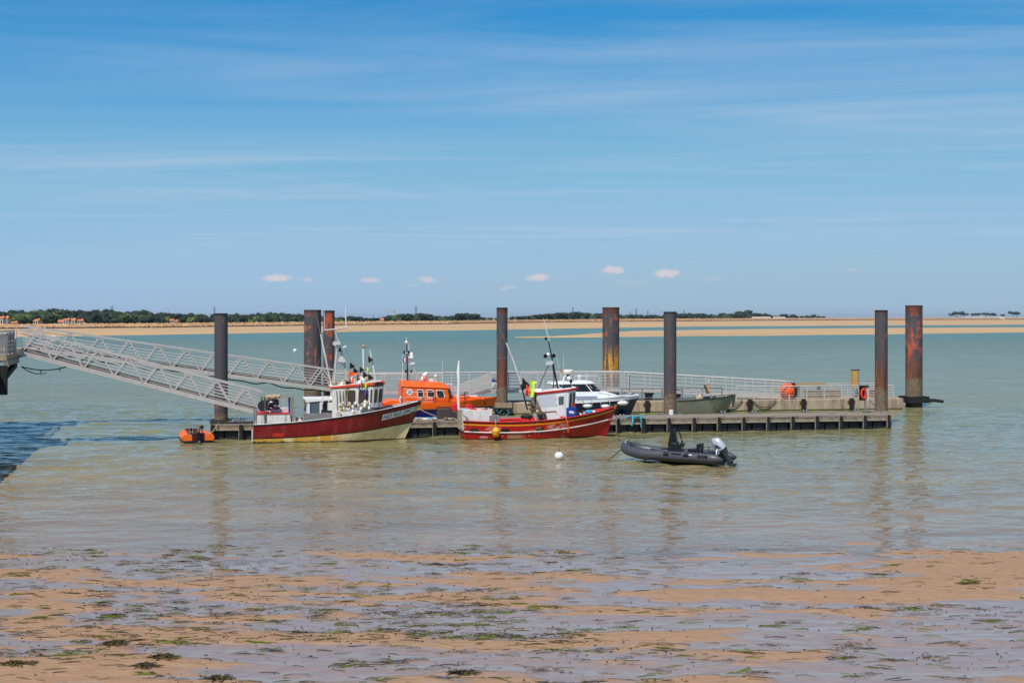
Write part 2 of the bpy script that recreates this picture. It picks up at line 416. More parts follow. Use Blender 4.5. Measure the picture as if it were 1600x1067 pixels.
def wave_field(X, Y):
    rs = np.random.RandomState(4); Z = np.zeros_like(X)
    wl = np.geomspace(.55, 4.2, 46)
    wx = X + .5 * np.sin(Y * .31 + 1.0) + .35 * np.sin(X * .23 + Y * .17)
    wy = Y + .6 * np.sin(X * .19) + .3 * np.sin(X * .41 + Y * .11 + 2.0)
    for l in wl:
        th = math.pi / 2 + rs.normal(0, .55) + .12; k = 2 * math.pi / l
        ph = rs.uniform(0, 6.28); st = .031 * (l / 1.2) ** -.15
        grp = .65 + .35 * np.sin((X * math.cos(th + 1.2) + Y * math.sin(th + 1.2)) * k * .11 + ph * 3)       # waves come in groups
        c = np.cos(k * (wx * math.cos(th) + wy * math.sin(th)) + ph)
        Z += grp * st / k * (c + .22 * (c * c - .5))
    gust = .78 + .30 * np.sin(X * .045 + Y * .09) * np.sin(Y * .06 - X * .02 + 1.3)
    f = np.clip((Y - 41) / 24, 0, 1); near = .34 + .66 * f * f * (3 - 2 * f)
    far = np.clip((WF - Y) / 16, 0, 1); side = np.clip((WS - np.abs(X / Y)) / .02, 0, 1); edge = np.clip((Y - WN) / 1.5, 0, 1)
    return Z * gust * near * far * side * edge
rows_ = [WN]
while rows_[-1] < WF - .3: rows_.append(rows_[-1] + .105 + .00062 * (rows_[-1] - WN))
rows_.append(WF); rows_ = np.array(rows_); cols_ = np.linspace(-WS, WS, 521)
WY = np.repeat(rows_[:, None], len(cols_), 1); WX = cols_[None, :] * WY; WZ = wave_field(WX, WY)
nr_, nc_ = WX.shape
wv = np.stack([WX, WY, WZ], -1).reshape(-1, 3); wi = np.arange(nr_ * nc_).reshape(nr_, nc_)
wf = np.stack([wi[:-1, :-1], wi[:-1, 1:], wi[1:, 1:], wi[1:, :-1]], -1).reshape(-1, 4).tolist()
wv = wv.tolist(); B0 = len(wv)
FAR_ = 26000.0
wv += [(-WS * WN, WN, 0), (WS * WN, WN, 0), (-WS * WF, WF, 0), (WS * WF, WF, 0), (-FAR_, -200, 0), (FAR_, -200, 0), (-FAR_, WN, 0), (FAR_, WN, 0), (-FAR_, WF, 0), (FAR_, WF, 0), (-FAR_, FAR_, 0), (FAR_, FAR_, 0)]
q = lambda *i: tuple(B0 + j for j in i)
wf += [q(4, 5, 7, 1, 0, 6), q(6, 0, 2, 8), q(1, 7, 9, 3), q(8, 2, 3, 9, 11, 10)]
me = bpy.data.meshes.new('water'); me.from_pydata(wv, [], wf)
me.polygons.foreach_set('use_smooth', [True] * len(me.polygons)); me.materials.append(water_mat()); me.update()
wo = bpy.data.objects.new('water', me); COL.objects.link(wo)
tag(wo, 'turbid green and brown estuary water ruffled by small waves', 'water', kind='structure')

# ---- the beach: wet rippled sand with a film of water in its hollows
def beach_fields():
    x = np.arange(-44, 44.01, .11); y = np.concatenate([np.arange(2, 22, .5), np.arange(22, 47, .11)])
    X, Y = np.meshgrid(x, y)
    mounds = [(1150, 930, 170, 20, .9), (1500, 900, 190, 42, 1.3), (1360, 962, 70, 9, .8), (905, 902, 70, 9, .7), (830, 936, 60, 10, .4), (40, 1050, 240, 32, 1.0),
              (110, 912, 190, 24, .55), (560, 871, 320, 5, .9), (600, 948, 90, 12, .3), (1080, 1000, 130, 12, .5), (1240, 1040, 120, 14, .35), (760, 1010, 110, 12, .35),
              (950, 1040, 90, 12, .3), (330, 985, 200, 22, .45), (1580, 1000, 60, 12, -.5), (700, 1065, 120, 14, .3), (680, 905, 180, 9, .4),
              (700, 975, 160, 9, -.5), (1180, 972, 250, 9, -.7), (520, 1035, 150, 14, -.4), (1480, 1045, 170, 24, -.7), (1120, 885, 160, 8, -.6), (230, 880, 260, 6, -.7)]
    px = 800 + X / Y * FP; py = HZ + H / Y * FP
    F = np.zeros_like(X)
    for (cx, cy, rx, ry, a) in mounds: F += a * np.exp(-((px - cx) / rx) ** 2 - ((py - cy) / ry) ** 2)
    N = np.zeros_like(X); N2 = np.zeros_like(X)
    for i in range(X.shape[0]):
        for j in range(X.shape[1]):
            a, b = X[i, j], Y[i, j]
            N[i, j] = mnoise.fractal(Vector((a * .26 + b * .05, b * .80, 3.3)), .85, 2.1, 5)
            N2[i, j] = mnoise.noise(Vector((a * 1.6 + .8 * mnoise.noise(Vector((a * .3, b * .4, 0))), b * 3.4, 1)))
    F = F - .20 + N * 1.1 + N2 * .22
    Z = (41.0 - Y) * .011 + np.clip(F, -1, 1.6) * .030 + N2 * .006
    Z = np.where(Y > 41, np.minimum(Z, -.004 * (Y - 41) + np.clip(F, -1, 1.6) * .03), Z)
    wet = np.clip((.48 - F) / .60, 0, 1)
    wet = wet * wet * (3 - 2 * wet)
    return x, y, X, Y, Z, wet
def beach_mat():
    m = bpy.data.materials.new('wet_beach_sand'); m.use_nodes = True; t = m.node_tree; g = NG(t); p = t.nodes['Principled BSDF']
    o = g.n('ShaderNodeTexCoord').outputs['Object']
    w0 = g.n('ShaderNodeAttribute', attribute_name='wet').outputs['Fac']
    n = g.noise(g.mapping(o, scale=(1, 2.2, 1)), 3.0, 6, .65); n2 = g.noise(o, 22, 4, .6)
    w = g.mr(g.math('ADD', w0, g.math('MULTIPLY', g.math('SUBTRACT', n, .5), .9)), .12, .88, 0, 1, True)
    dry = g.mix(g.mr(n, .3, .7), lin(156, 121, 91), lin(178, 142, 108))
    dry = g.mix(g.mr(n2, .62, .75, 0, .45), dry, lin(112, 82, 58))
    wetc = g.mix(g.mr(n, .3, .7), lin(142, 118, 100), lin(166, 140, 120))
    t.links.new(g.mix(w, dry, wetc), p.inputs['Base Color'])
    t.links.new(g.mr(w, 0, 1, .62, .05), p.inputs['Roughness'])
    p.inputs['IOR'].default_value = 1.36
    t.links.new(g.mr(w, 0, 1, .25, .62), p.inputs['Specular IOR Level'])
    hb = g.math('MULTIPLY', g.math('ADD', n2, g.math('MULTIPLY', n, 1.4)), g.mr(w, 0, 1, 1, .05))
    b = g.n('ShaderNodeBump', i_Strength=.7, i_Distance=.03, i_Height=hb); t.links.new(b.outputs[0], p.inputs['Normal'])
    return m
bx_, by_, BX, BY, BZ, BW = beach_fields()
nX, nY = len(bx_), len(by_)
me = bpy.data.meshes.new('beach')
co = np.stack([BX, BY, BZ], -1).reshape(-1, 3)
idx = np.arange(nX * nY).reshape(nY, nX)
q = np.stack([idx[:-1, :-1], idx[:-1, 1:], idx[1:, 1:], idx[1:, :-1]], -1).reshape(-1, 4)
me.from_pydata(co.tolist(), [], q.tolist())
me.polygons.foreach_set('use_smooth', [True] * len(me.polygons))
at_ = me.attributes.new('wet', 'FLOAT', 'POINT'); at_.data.foreach_set('value', BW.reshape(-1).astype(np.float32))
me.materials.append(beach_mat()); me.update()
beach = bpy.data.objects.new('beach', me); COL.objects.link(beach)
tag(beach, 'wet brown sand beach with shining puddles at low tide', 'beach', kind='structure')
def beach_z(x, y):
    i = min(max(int(round((x + 44) / .11)), 0), nX - 1); j = int(np.argmin(abs(by_ - y)))
    return float(BZ[j, i])

# ---- seaweed strewn over the sand
def weed_mat(name, c):
    m = mat(name, c, .85, 0, .35, 9); m.node_tree.nodes['Principled BSDF'].inputs['Specular IOR Level'].default_value = .15; return m
WM = [weed_mat('olive_seaweed', lin(80, 78, 26)), weed_mat('dark_brown_seaweed', lin(74, 60, 44)), weed_mat('green_seaweed', lin(92, 104, 26)), weed_mat('black_seaweed', lin(48, 46, 44))]
def strand(mb, x, y, L, a, wd, m, lift=.02, curl=.5):
    n = max(2, int(L / .10)); z0 = None
    px, py = x, y; L_ = []; R_ = []
    for i in range(n + 1):
        t = i / n; a += ru(-curl, curl) * .5
        z = max(beach_z(px, py), -.01) + .004 + lift * math.sin(math.pi * t) * ru(.4, 1)
        w_ = wd * (.35 + math.sin(math.pi * min(max(t, .08), .92)))
        nx, ny = -math.sin(a) * w_, math.cos(a) * w_
        L_.append((px - nx, py - ny, z - .002)); R_.append((px + nx, py + ny, z + ru(.002, .012)))
        px += math.cos(a) * L / n; py += math.sin(a) * L / n
    mb.sheet([L_, R_], m)
mb = MB(); random.seed(11)
def weed_density(x, y):
    px, py = 800 + x / y * FP, HZ + H / y * FP
    d = .16 + 2.3 * max(0, fbm(x * .30, y * .62, 5) + .12) ** 1.4 + .5 * max(0, fbm(x * 1.1, y * 2.2, 9))
    d *= 1.5 if px < 900 else .7
    d += .9 * math.exp(-((px - 250) / 260) ** 2 - ((py - 925) / 45) ** 2) + .6 * math.exp(-((px - 620) / 260) ** 2 - ((py - 985) / 40) ** 2)
    return d
cnt = 0
while cnt < 3000:
    y = ru(24.5, 42.6) if rnd() < .75 else ru(24.5, 33); x = ru(-.39, .39) * y
    if rnd() > weed_density(x, y) / 2.2: continue
    cnt += 1
    r = rnd()
    if r < .38:
        strand(mb, x, y, ru(.03, .10), ru(0, 6.3), ru(.006, .018), random.choice((1, 3, 3)), .02)
    else:
        a = ru(-.35, .35) + (math.pi if rnd() < .5 else 0)
        strand(mb, x, y, ru(.12, .5), a, ru(.003, .011), random.choice((0, 0, 1, 2, 3, 1)), .015)
        if rnd() < .22:
            for q_ in range(random.choice((2, 3, 4, 8))):
                strand(mb, x + ru(-.25, .25), y + ru(-.12, .12), ru(.10, .4), a + ru(-.3, .3), ru(.005, .013), random.choice((0, 2, 2, 1)), .03)
tag(mb.build('seaweed', WM, fixn=False), 'scattered strands and shreds of olive and brown seaweed on the sand', 'seaweed', kind='stuff')
def weed_clump(px, py, r, label):
    p = gnd(px, py, .12); random.seed(int(px)); mb = MB()
    for i in range(90):
        a = ru(0, 6.3); q_ = r * math.sqrt(rnd()); x, y = p.x + math.cos(a) * q_ * 1.15, p.y + math.sin(a) * q_ * .8
        strand(mb, x, y, ru(.08, .28), ru(0, 6.3), ru(.008, .02), random.choice((1, 1, 0, 3)), .06 * (1 - q_ / r) + .015, 1.2)
    tag(mb.build('seaweed_clump', WM, fixn=False), label, 'seaweed')
weed_clump(256, 1029, .24, 'largest dark brown tangled seaweed heap on bare brown sand')
weed_clump(226, 1044, .11, 'small bladdery seaweed lump just below the largest heap')
weed_clump(25, 1042, .26, 'wide flat dark seaweed heap on bare sand at the puddle edge')
weed_clump(342, 1063, .17, 'rounded brown seaweed mound half sunk in the sand')
weed_clump(180, 1007, .20, 'long dark seaweed tuft with a trailing stem on bare sand')
weed_clump(722, 1055, .17, 'sprawling dark seaweed tuft lying in a shallow puddle')

# ---- sand flats, bank and the low land on the far shore
def sand_mat():
    m = bpy.data.materials.new('far_sand'); m.use_nodes = True; t = m.node_tree; g = NG(t); p = t.nodes['Principled BSDF']
    o = g.n('ShaderNodeTexCoord').outputs['Object']
    n = g.noise(g.mapping(o, scale=(.006, .03, 1)), 1.0, 5, .65)
    t.links.new(g.mix(g.mr(n, .35, .65), lin(206, 166, 112), lin(178, 146, 106)), p.inputs['Base Color']); p.inputs['Roughness'].default_value = .85
    return m
def flat(name, top, bottom, z, m, label, step=12, jit=.35, x0=-700):
    """a low sand flat between two shorelines, each a list of picture points turned into places on the water level"""
    mb = MB(); a, b = [], []
    for i in range(int((2600 - x0) / step) + 1):
        x = x0 + i * step
        yt, yb = interp(x, top), interp(x, bottom)
        yt += fbm(x * .01, 1.5) * jit; yb += fbm(x * .012, 7.5) * jit
        if yb - yt < .15: yb = yt + .15
        a.append(gnd(x, yt)); b.append(gnd(x, yb))
    rows = [[Vector((p.x, p.y, -.2)) for p in b]]
    for k in (0.02, .3, .7, .98):
        rows.append([Vector((q_.x + (p.x - q_.x) * k, q_.y + (p.y - q_.y) * k, z * (1 if .2 < k < .9 else .5))) for q_, p in zip(b, a)])
    rows.append([Vector((p.x, p.y, -.2)) for p in a])
    mb.sheet(rows)
    return tag(mb.build(name, m, smooth=40), label, 'sand', kind='structure')
SAND = sand_mat()
DYKE = [(-700, 640), (-300, 735), (0, 815), (250, 912), (400, 1045), (700, 1377), (1100, 2524), (1600, 4300), (1900, 5200), (2600, 7000)]
dykey = lambda x: HZ + H * FP / interp(x, DYKE)
flat('sand_flat', [(x, dykey(x) - .6) for x in range(-700, 2601, 50)],
     [(-700, 532), (0, 527), (200, 524), (330, 521.5), (700, 516.5), (800, 515), (1000, 511.5), (1200, 509.5), (1600, 507.5), (2600, 506)], .5, SAND, 'broad tan sand flat bared by the tide below the far embankment')
flat('sandbank', [(-700, 529.6), (800, 527.9), (860, 526.6), (940, 520.5), (1000, 517.2), (1200, 514.2), (1600, 511.5), (2600, 510)],
     [(-700, 529.7), (800, 528.1), (860, 527.5), (940, 526.8), (1000, 526.2), (1200, 524.6), (1600, 519.5), (2600, 518)], .35, SAND, 'long golden sandbank lying in the water before the far shore', jit=.25, x0=804)
mb = MB()
land_a = [pix(x, 0, interp(x, DYKE)) for x in range(-700, 2601, 50)]
mb.sheet([[Vector((p.x * 1.004, p.y * 1.004, 1.6)) for p in land_a], [Vector((p.x * 3, p.y * 3, 1.2)) for p in land_a]])
LAND = mat('coastal_scrub', lin(96, 98, 52), .95, 0, .3, .03)
tag(mb.build('coastal_land', LAND), 'low green coastal land behind the far embankment', 'land', kind='structure')

# ---- rock embankment on the far shore
ROCK = mat('tan_riprap', lin(190, 146, 100), .9, 0, .3, .25, lin(120, 96, 72), .3, .3)
ROCKD = mat('dark_wet_riprap', lin(66, 54, 50), .9, 0, .35, .4)
root = thing('rock_embankment', 'long tan boulder embankment along the far shore with dark wet foot', 'embankment')
mb = MB(); rows = [[], [], [], []]
dyke_pts = []
for x in range(-700, 2601, 10):
    D = interp(x, DYKE); ht = interp(x, [(-700, 2.6), (250, 3.1), (700, 3.6), (1100, 5.2), (1600, 7.2), (2600, 9)])
    dyke_pts.append((x, D, ht))
    for k, (dd, z) in enumerate(((-7, -.3), (-4.2, ht * .33), (2, ht), (9, 1.4))):
        p = pix(x, 0, D + dd * (1 + D / 2500)); rows[k].append((p.x, p.y, z))
mb.sheet(rows[0:2], 1); mb.sheet(rows[1:], 0)
mb.build('bank', [ROCK, ROCKD], root, smooth=30)
mb = MB(); random.seed(5)
for i in range(9000):
    x = ru(60, 1650) if rnd() < .9 else ru(-200, 60); D = interp(x, DYKE); ht = interp(x, [(-700, 2.6), (250, 3.1), (700, 3.6), (1100, 5.2), (1600, 7.2), (2600, 9)])
    k = rnd(); kk = (1 + D / 2500); z = ht * k; dd = (-7 + 9 * k) * kk
    p = pix(x, 0, D + dd); s = ru(.35, .85) * (1 + D / 3000); c = Vector((p.x, p.y, z))
    vs = [c + Vector((ru(.6, 1.2) * s * sx_, ru(.6, 1) * s * sy_, ru(.4, .9) * s * sz_)) for sx_, sy_, sz_ in ((1, 0, 0), (0, 1, 0), (-1, 0, 0), (0, -1, 0), (0, 0, 1), (0, 0, -1))]
    mb.add(vs, [(0, 1, 4), (1, 2, 4), (2, 3, 4), (3, 0, 4), (1, 0, 5), (2, 1, 5), (3, 2, 5), (0, 3, 5)], 1 if k < .30 + ru(-.06, .06) else (0 if rnd() < .75 else 2))
tag(mb.build('boulders', [ROCK, ROCKD, mat('pale_riprap', lin(214, 184, 140), .9, 0, .2, .3)], root, fixn=False), kind='stuff')

# ---- woods and trees on the far shore
FOL = [mat('dark_foliage', lin(36, 50, 34), .9, 0, .4, .35), mat('mid_foliage', lin(54, 70, 40), .9, 0, .4, .35), mat('light_foliage', lin(92, 104, 48), .9, 0, .35, .35), mat('pine_foliage', lin(30, 46, 36), .9, 0, .4, .4)]
BARK = mat('bark', lin(74, 62, 52), .95, 0, .3, 1)
_ico = None
def ico():
    global _ico
    if _ico is None:
        bm = bmesh.new(); bmesh.ops.create_icosphere(bm, subdivisions=2, radius=1)
        _ico = ([v.co.copy() for v in bm.verts], [tuple(v.index for v in f.verts) for f in bm.faces]); bm.free()
    return _ico
def lump(mb, c, r, m, flat_=.8):
    vs, fs = ico(); o = Vector((ru(0, 99), ru(0, 99), 0))
    mb.add([Vector(c) + Vector((v.x, v.y, v.z * flat_)) * r * (1 + .55 * mnoise.noise(v * 1.7 + o) + ru(-.14, .14)) for v in vs], fs, m)
def sprigs(mb, c, r, n, m, s):
    for i in range(n):
        d = Vector((ru(-1, 1), ru(-1, 1), ru(-.8, 1))).normalized() * r * ru(.8, 1.25); p = Vector(c) + d
        a = Vector((ru(-1, 1), ru(-1, 1), ru(-1, 1))).normalized() * s; b = Vector((ru(-1, 1), ru(-1, 1), ru(-1, 1))).normalized() * s
        mb.add([p - a, p + b, p + a], [(0, 1, 2)], m)
def crown(mb, c, w, h, kind, m):
    """an uneven crown of leaf clumps, w wide and h high over c"""
    c = Vector(c)
    if kind == 'column':
        for k in range(6): lump(mb, c + Vector((ru(-.1, .1) * w, ru(-.1, .1) * w, h * (.12 + .16 * k))), w * (.5 - .05 * k) * ru(.8, 1.1), m, 1.3)
    elif kind == 'umbrella':
        for k in range(9):
            a = ru(0, 6.3); q_ = math.sqrt(rnd()) * w * .42
            p = c + Vector((math.cos(a) * q_, math.sin(a) * q_, h * ru(.72, .92))); lump(mb, p, w * ru(.14, .24), m, .5); sprigs(mb, p, w * .2, 14, m, w * .05)
    else:
        for k in range(8):
            a = ru(0, 6.3); q_ = math.sqrt(rnd()) * w * .36; z = ru(.3, .86)
            p = c + Vector((math.cos(a) * q_, math.sin(a) * q_ * .8, h * z)); r_ = w * ru(.16, .30) * (1.15 - .4 * abs(z - .5)); lump(mb, p, r_, m, .85)
            sprigs(mb, p, r_ * 1.1, 12, m, w * .05)
TOPS = [(-300, 484), (0, 487), (60, 485.5), (110, 485), (150, 487), (200, 487.5), (225, 487), (260, 489.5), (300, 491), (350, 492), (400, 491), (440, 490), (480, 491), (520, 493.5), (540, 497), (560, 498.5),
        (600, 498), (617, 494), (640, 495), (655, 494), (690, 497), (705, 496), (722, 492.5), (740, 494), (760, 498), (790, 499), (815, 497), (850, 493.5), (900, 493), (935, 494), (980, 495), (1010, 496.5), (1030, 496), (1050, 493), (1100, 494), (1140, 493.5), (1170, 489.5), (1185, 493.5), (1215, 495), (1250, 495), (1285, 495.5)]
HOUSES = [(3, 499.5, 8), (10, 500.5, 6), (23, 504, 7), (59, 501.5, 8), (96, 503, 9), (105, 502, 8), (114, 501, 9), (126, 503, 7), (134, 502.5, 9), (268, 502.8, 7), (275, 503.5, 6)]
random.seed(21)
mb = MB()
x = -160.0
while x < 545:                      # the continuous wood
    for row in range(2):
        D0 = interp(x, DYKE); D = D0 * (ru(1.16, 1.32) if row == 0 else ru(1.05, 1.12)); yt = interp(x, TOPS) + (ru(-1.0, 1.6) if row == 0 else ru(3.5, 7))
        if row == 1 and any(abs(x - hx) < hw * .9 for hx, hy, hw in HOUSES): continue
        zt = H + (HZ - yt) * D / FP; h = max(2.2, zt - 1.2); w = h * ru(.75, 1.15) + 1.2
        p = pix(x + ru(-2, 2), 0, D); kind = 'column' if (row == 0 and rnd() < .12 and x < 160) else 'round'
        crown(mb, (p.x, p.y, 1.2), w if kind == 'round' else w * .5, h, kind, random.choice((0, 0, 0, 3, 1)) if row == 0 else random.choice((0, 1, 1, 2, 3)))
    x += ru(4.2, 6.5)
tag(mb.build('wood', FOL, fixn=False), 'dense dark green wood along the far shore behind the embankment', 'wood', kind='stuff')
protos = {}
def tree_proto(kind, i, h, w, fm):
    """trunk and crown meshes of one tree, shared by its look-alikes"""
    a = MB(); b = MB()
    tr = .10 if kind == 'umbrella' else .05
    a.tube([(0, 0, 0), (.02 * w, 0, h * .35), (-.01 * w, .02 * w, h * .7)], [tr * h * .35, tr * h * .25, tr * h * .12], 6)
    for k in range(4):
        an = k * 1.6 + ru(0, 1); a.tube([(0, 0, h * ru(.35, .55)), (math.cos(an) * w * .3, math.sin(an) * w * .3, h * ru(.65, .82))], [tr * h * .14, tr * h * .06], 5)
    crown(b, (0, 0, 0), w, h, kind, 0)
    t_ = thing('tree', 'x', 'tree'); a.build('trunk', BARK, t_, fixn=False); b.build('crown', fm, t_, fixn=False)
    return t_
TG = 'trees along the far shore'
random.seed(33)
pr = [tree_proto('round', 0, 1, 1.25, FOL[0]), tree_proto('round', 1, 1, 1.5, FOL[1]), tree_proto('round', 2, 1, 1.1, FOL[3]), tree_proto('umbrella', 3, 1, 1.25, FOL[3])]
used = set()
def put_tree(k, x, yt, D, label, group=TG, wide=1.0):
    t_ = pr[k] if k not in used else copy_tree(pr[k]); used.add(k)
    zt = H + (HZ - yt) * D / FP; h = max(2.0, zt - 1.2); p = pix(x, 0, D)
    t_.location = (p.x, p.y, 1.2); h *= 1.16; t_.scale = (h * wide, h * wide, h); t_.rotation_euler.z = ru(0, 6.3)
    tag(t_, label, 'tree', group)
x = 548.0
while x < 1290:
    D = interp(x, DYKE) * ru(1.05, 1.16); yt = interp(x, TOPS) + ru(-1.0, 1.6) - (1.6 if x > 800 else .6)
    put_tree(random.choice((0, 0, 1, 2)), x, yt, D, 'small round tree in the broken line behind the far embankment', TG, ru(1.0, 1.7))
    x += ru(5, 8.5) if not 755 < x < 812 else ru(9, 14)
for (x, yt, w) in ((1487, 491.5, .8), (1494, 489.5, 1), (1501, 489.2, 1), (1507, 491, 1), (1521, 491.2, .9), (1528, 491, .8), (1540, 490.5, .9), (1547, 490.8, 1), (1553, 491.5, 1), (1567, 492.5, .8), (1583, 488.8, .9), (1589, 489.8, .8)):
    put_tree(3, x, yt, interp(x, DYKE) * 1.06, 'dark flat-topped pine standing alone on the far spit', 'pines on the far spit', w)

# ---- houses among the far trees
ROOF = mat('orange_clay_tiles', lin(200, 118, 78), .85, 0, .2, 1); WALLH = mat('cream_render', lin(222, 204, 178), .9, 0, .08, .5); SHUT = mat('dark_opening', lin(60, 66, 74), .6, 0, .1, 1)
def house(x, y, wpx, label):
    D = interp(x, DYKE) * ru(1.04, 1.075); w = max(3.2, wpx * ru(.7, 1.05) * D / FP); p = pix(x, y, D); zt = p.z + ru(-.3, .9); d = 5.0
    t_ = thing('house', label, 'house', (p.x, p.y, 1.4), ru(-.3, .3), 'houses among the far trees'); e = max(1.6, zt - 1.4); rh = ru(.9, 1.7)
    MB().bb(-w / 2, w / 2, -d / 2, d / 2, 0, e).build('wall', WALLH, t_)
    rf = MB().add([(-w / 2 - .3, -d / 2 - .4, e), (w / 2 + .3, -d / 2 - .4, e), (w / 2 + .3, d / 2 + .4, e), (-w / 2 - .3, d / 2 + .4, e), (-w / 2 - .3, 0, e + rh), (w / 2 + .3, 0, e + rh)],
                  [(0, 1, 5, 4), (2, 3, 4, 5), (0, 4, 3), (1, 2, 5), (3, 2, 1, 0)]).build('roof', ROOF, t_)
    MB().bb(w * .22, w * .22 + .5, -.3, .3, e + .5, e + rh + .5).build('chimney', WALLH, rf)
    for k in (-.25, .22): MB().bb(w * k - .45, w * k + .45, -d / 2 - .06, -d / 2 + .02, e * .35, e * .8).build('window', SHUT, t_)
for i, (x, y, w) in enumerate(HOUSES): house(x, y, w, 'small cream house with orange tiled roof among the far trees')
house(597, 500.5, 7, 'lone red-roofed house beside the tower crane on the far shore')
def shed(x0, x1, y, label, m):
    D = interp((x0 + x1) / 2, DYKE) * 1.03; a, b = pix(x0, y, D), pix(x1, y, D); w = b.x - a.x
    t_ = thing('shed', label, 'shed', ((a.x + b.x) / 2, D, 1.4)); e = max(3, a.z - 1.4)
    MB().bb(-w / 2, w / 2, -8, 8, 0, e).build('wall', m, t_)
    MB().prism([(-8.4, e), (8.4, e), (0, e + 2.0)], -w / 2 - .5, w / 2 + .5).build('roof', m, t_).rotation_euler.z = R(90)
    for k in range(5): MB().bb(w * (-.4 + .2 * k) - 2, w * (-.4 + .2 * k) + 2, -8.08, -7.9, .3, e * .6).build('door', SHUT, t_)
shed(1175, 1203, 496.6, 'long low white shed behind the far embankment', WALLH)
shed(1208, 1226, 496.8, 'short low pale shed next to the long white one', WALLH)
shed(1492, 1568, 496.6, 'very long low pale building under the pines on the far spit', WALLH)
# ---- pylons and a crane on the skyline
LAT = mat('lattice_steel', lin(112, 118, 128), .6, .2, .1, 1)
def pylon(x, ytop, D, label, arms=3, wide=1.0):
    p = pix(x, ytop, D); h = p.z - 1.2; r = .13 * (D / 1600); b = h * .11 * wide; t_ = thing('pylon', label, 'pylon', (p.x, D, 1.2), R(20), 'power pylons on the skyline')
    mb = MB(); lv = [0, .22, .42, .6, .75, .88, 1.0]; hw = lambda k: b * (1 - k) ** 1.25 + .25
    for sx_, sy_ in ((1, 1), (1, -1), (-1, -1), (-1, 1)):
        mb.tube([(sx_ * hw(k), sy_ * hw(k), h * k) for k in lv], r, 4)
    for k0, k1 in zip(lv, lv[1:]):
        for s_ in (1, -1):
            for a0, a1 in ((-1, 1), (1, -1)):
                mb.tube([(a0 * hw(k0), s_ * hw(k0), h * k0), (a1 * hw(k1), s_ * hw(k1), h * k1)], r * .6, 4)
                mb.tube([(s_ * hw(k0), a0 * hw(k0), h * k0), (s_ * hw(k1), a1 * hw(k1), h * k1)], r * .6, 4)
    mb.build('mast', LAT, t_, fixn=False)
    for i in range(arms):
        k = .70 + .115 * i; w = h * (.14 if i == 1 else .115); m2 = MB()
        for s_ in (1, -1): m2.tube([(0, -.3, h * k + .8), (s_ * w, 0, h * k)], r * .7, 4); m2.tube([(0, 0, h * k), (s_ * w, 0, h * k)], r * .7, 4); m2.tube([(s_ * w, 0, h * k), (s_ * w, 0, h * k - 1.2)], r * .6, 4)
        m2.build('arm', LAT, t_, fixn=False)
pylon(175, 477.5, 1500, 'tall lattice power pylon rising from the wood behind the gangways')
for (x, y, D) in ((335, 479, 3000), (650, 478, 3400), (583, 492, 4200), (895, 480, 4200), (985, 487, 5200), (994, 481, 4400), (1012, 485, 5200), (1069, 484, 4600)):
    pylon(x, y, D, 'faint distant power pylon on the far skyline', 3, .6)
p = pix(616, 486.6, 2400); t_ = thing('tower_crane', 'distant tower crane over the far treeline beside the red roof', 'crane', (p.x, p.y, 1.2)); h = p.z - 1.2
CR = mat('crane_paint', lin(196, 150, 110), .6, 0, .1, 1)
mb = MB(); mb.bar((0, 0, 0), (0, 0, h), 1.3, 1.3); mb.build('tower', CR, t_)
mb = MB(); mb.bar((3, 0, h), (-11, 0, h + .3), .6, .7); mb.bar((0, 0, h + 2.4), (-8, 0, h + .5), .2, .2); mb.build('jib', CR, t_)
MB().bb(-.8, .8, -.8, .8, h, h + 2.4).build('cab', CR, t_)

# ================================================================== PIER, GANGWAYS, PONTOONS, PILES
# ---- pier at the left, running out from the shore
PU = Vector((-.235, .972, 0)).normalized(); PN = Vector((PU.y, -PU.x, 0))     # along it, and towards the open water
PA = Vector((-27.45, 75.3, 0)); PZ = 5.12
def pw(s, l, z): return PA + PU * s + PN * l + Vector((0, 0, z))
pier = thing('pier', 'grey pier with lattice railing standing on dark piles over the water', 'pier', PA, math.atan2(PU.y, PU.x))
# local axes: x along the pier, -y towards the open water
mb = MB(); mb.bb(-56, 15.5, 1.25, 6, PZ - .30, PZ); mb.build('deck', M['conc'], pier)
for (u0, u1) in ((-3.4, 1.7), (11.4, 15.5)): MB().bb(u0, u1, 0, 1.248, PZ - .30, PZ - .002).build('landing_stub', M['conc'], pier); MB().bb(u0 + .02, u1 - .02, -.08, .16, PZ - .56, PZ - .302).build('edge_beam', M['alu_dk'], pier)
mb = MB(); mb.bb(-56, 15.5, 1.17, 1.4, PZ - .62, PZ - .302); mb.build('edge_beam', M['steel_dk'], pier)
mb = MB(); mb.bb(-56, 15.5, 5.82, 6.1, PZ - .62, PZ - .302); mb.build('edge_beam', M['steel_dk'], pier)
for s_ in range(-54, 16, 6):
    a = MB(); a.bb(s_ - .2, s_ + .2, 1.5, 5.7, PZ - .8, PZ - .305); a.build('cross_beam', M['steel_dk'], pier)
    for l_ in ((1.9, 5.1) if s_ < -18 else (5.1,)):
        a = MB(); a.lathe([(.32, -1.5), (.32, PZ - .81)], 14, (s_, l_, 0)); a.build('support_pile', M['steel_dk'], pier, smooth=40)
a = MB(); a.bar((1.2, .12, PZ - .68), (-3.2, .12, PZ - 1.15), .3, .24); a.build('bracket', M['tar'], pier)
a = MB(); a.bb(-3.38, -2.9, .0, .5, PZ - 2.1, PZ - .57); a.build('hanging_fender_post', M['tar'], pier)
post_o = None
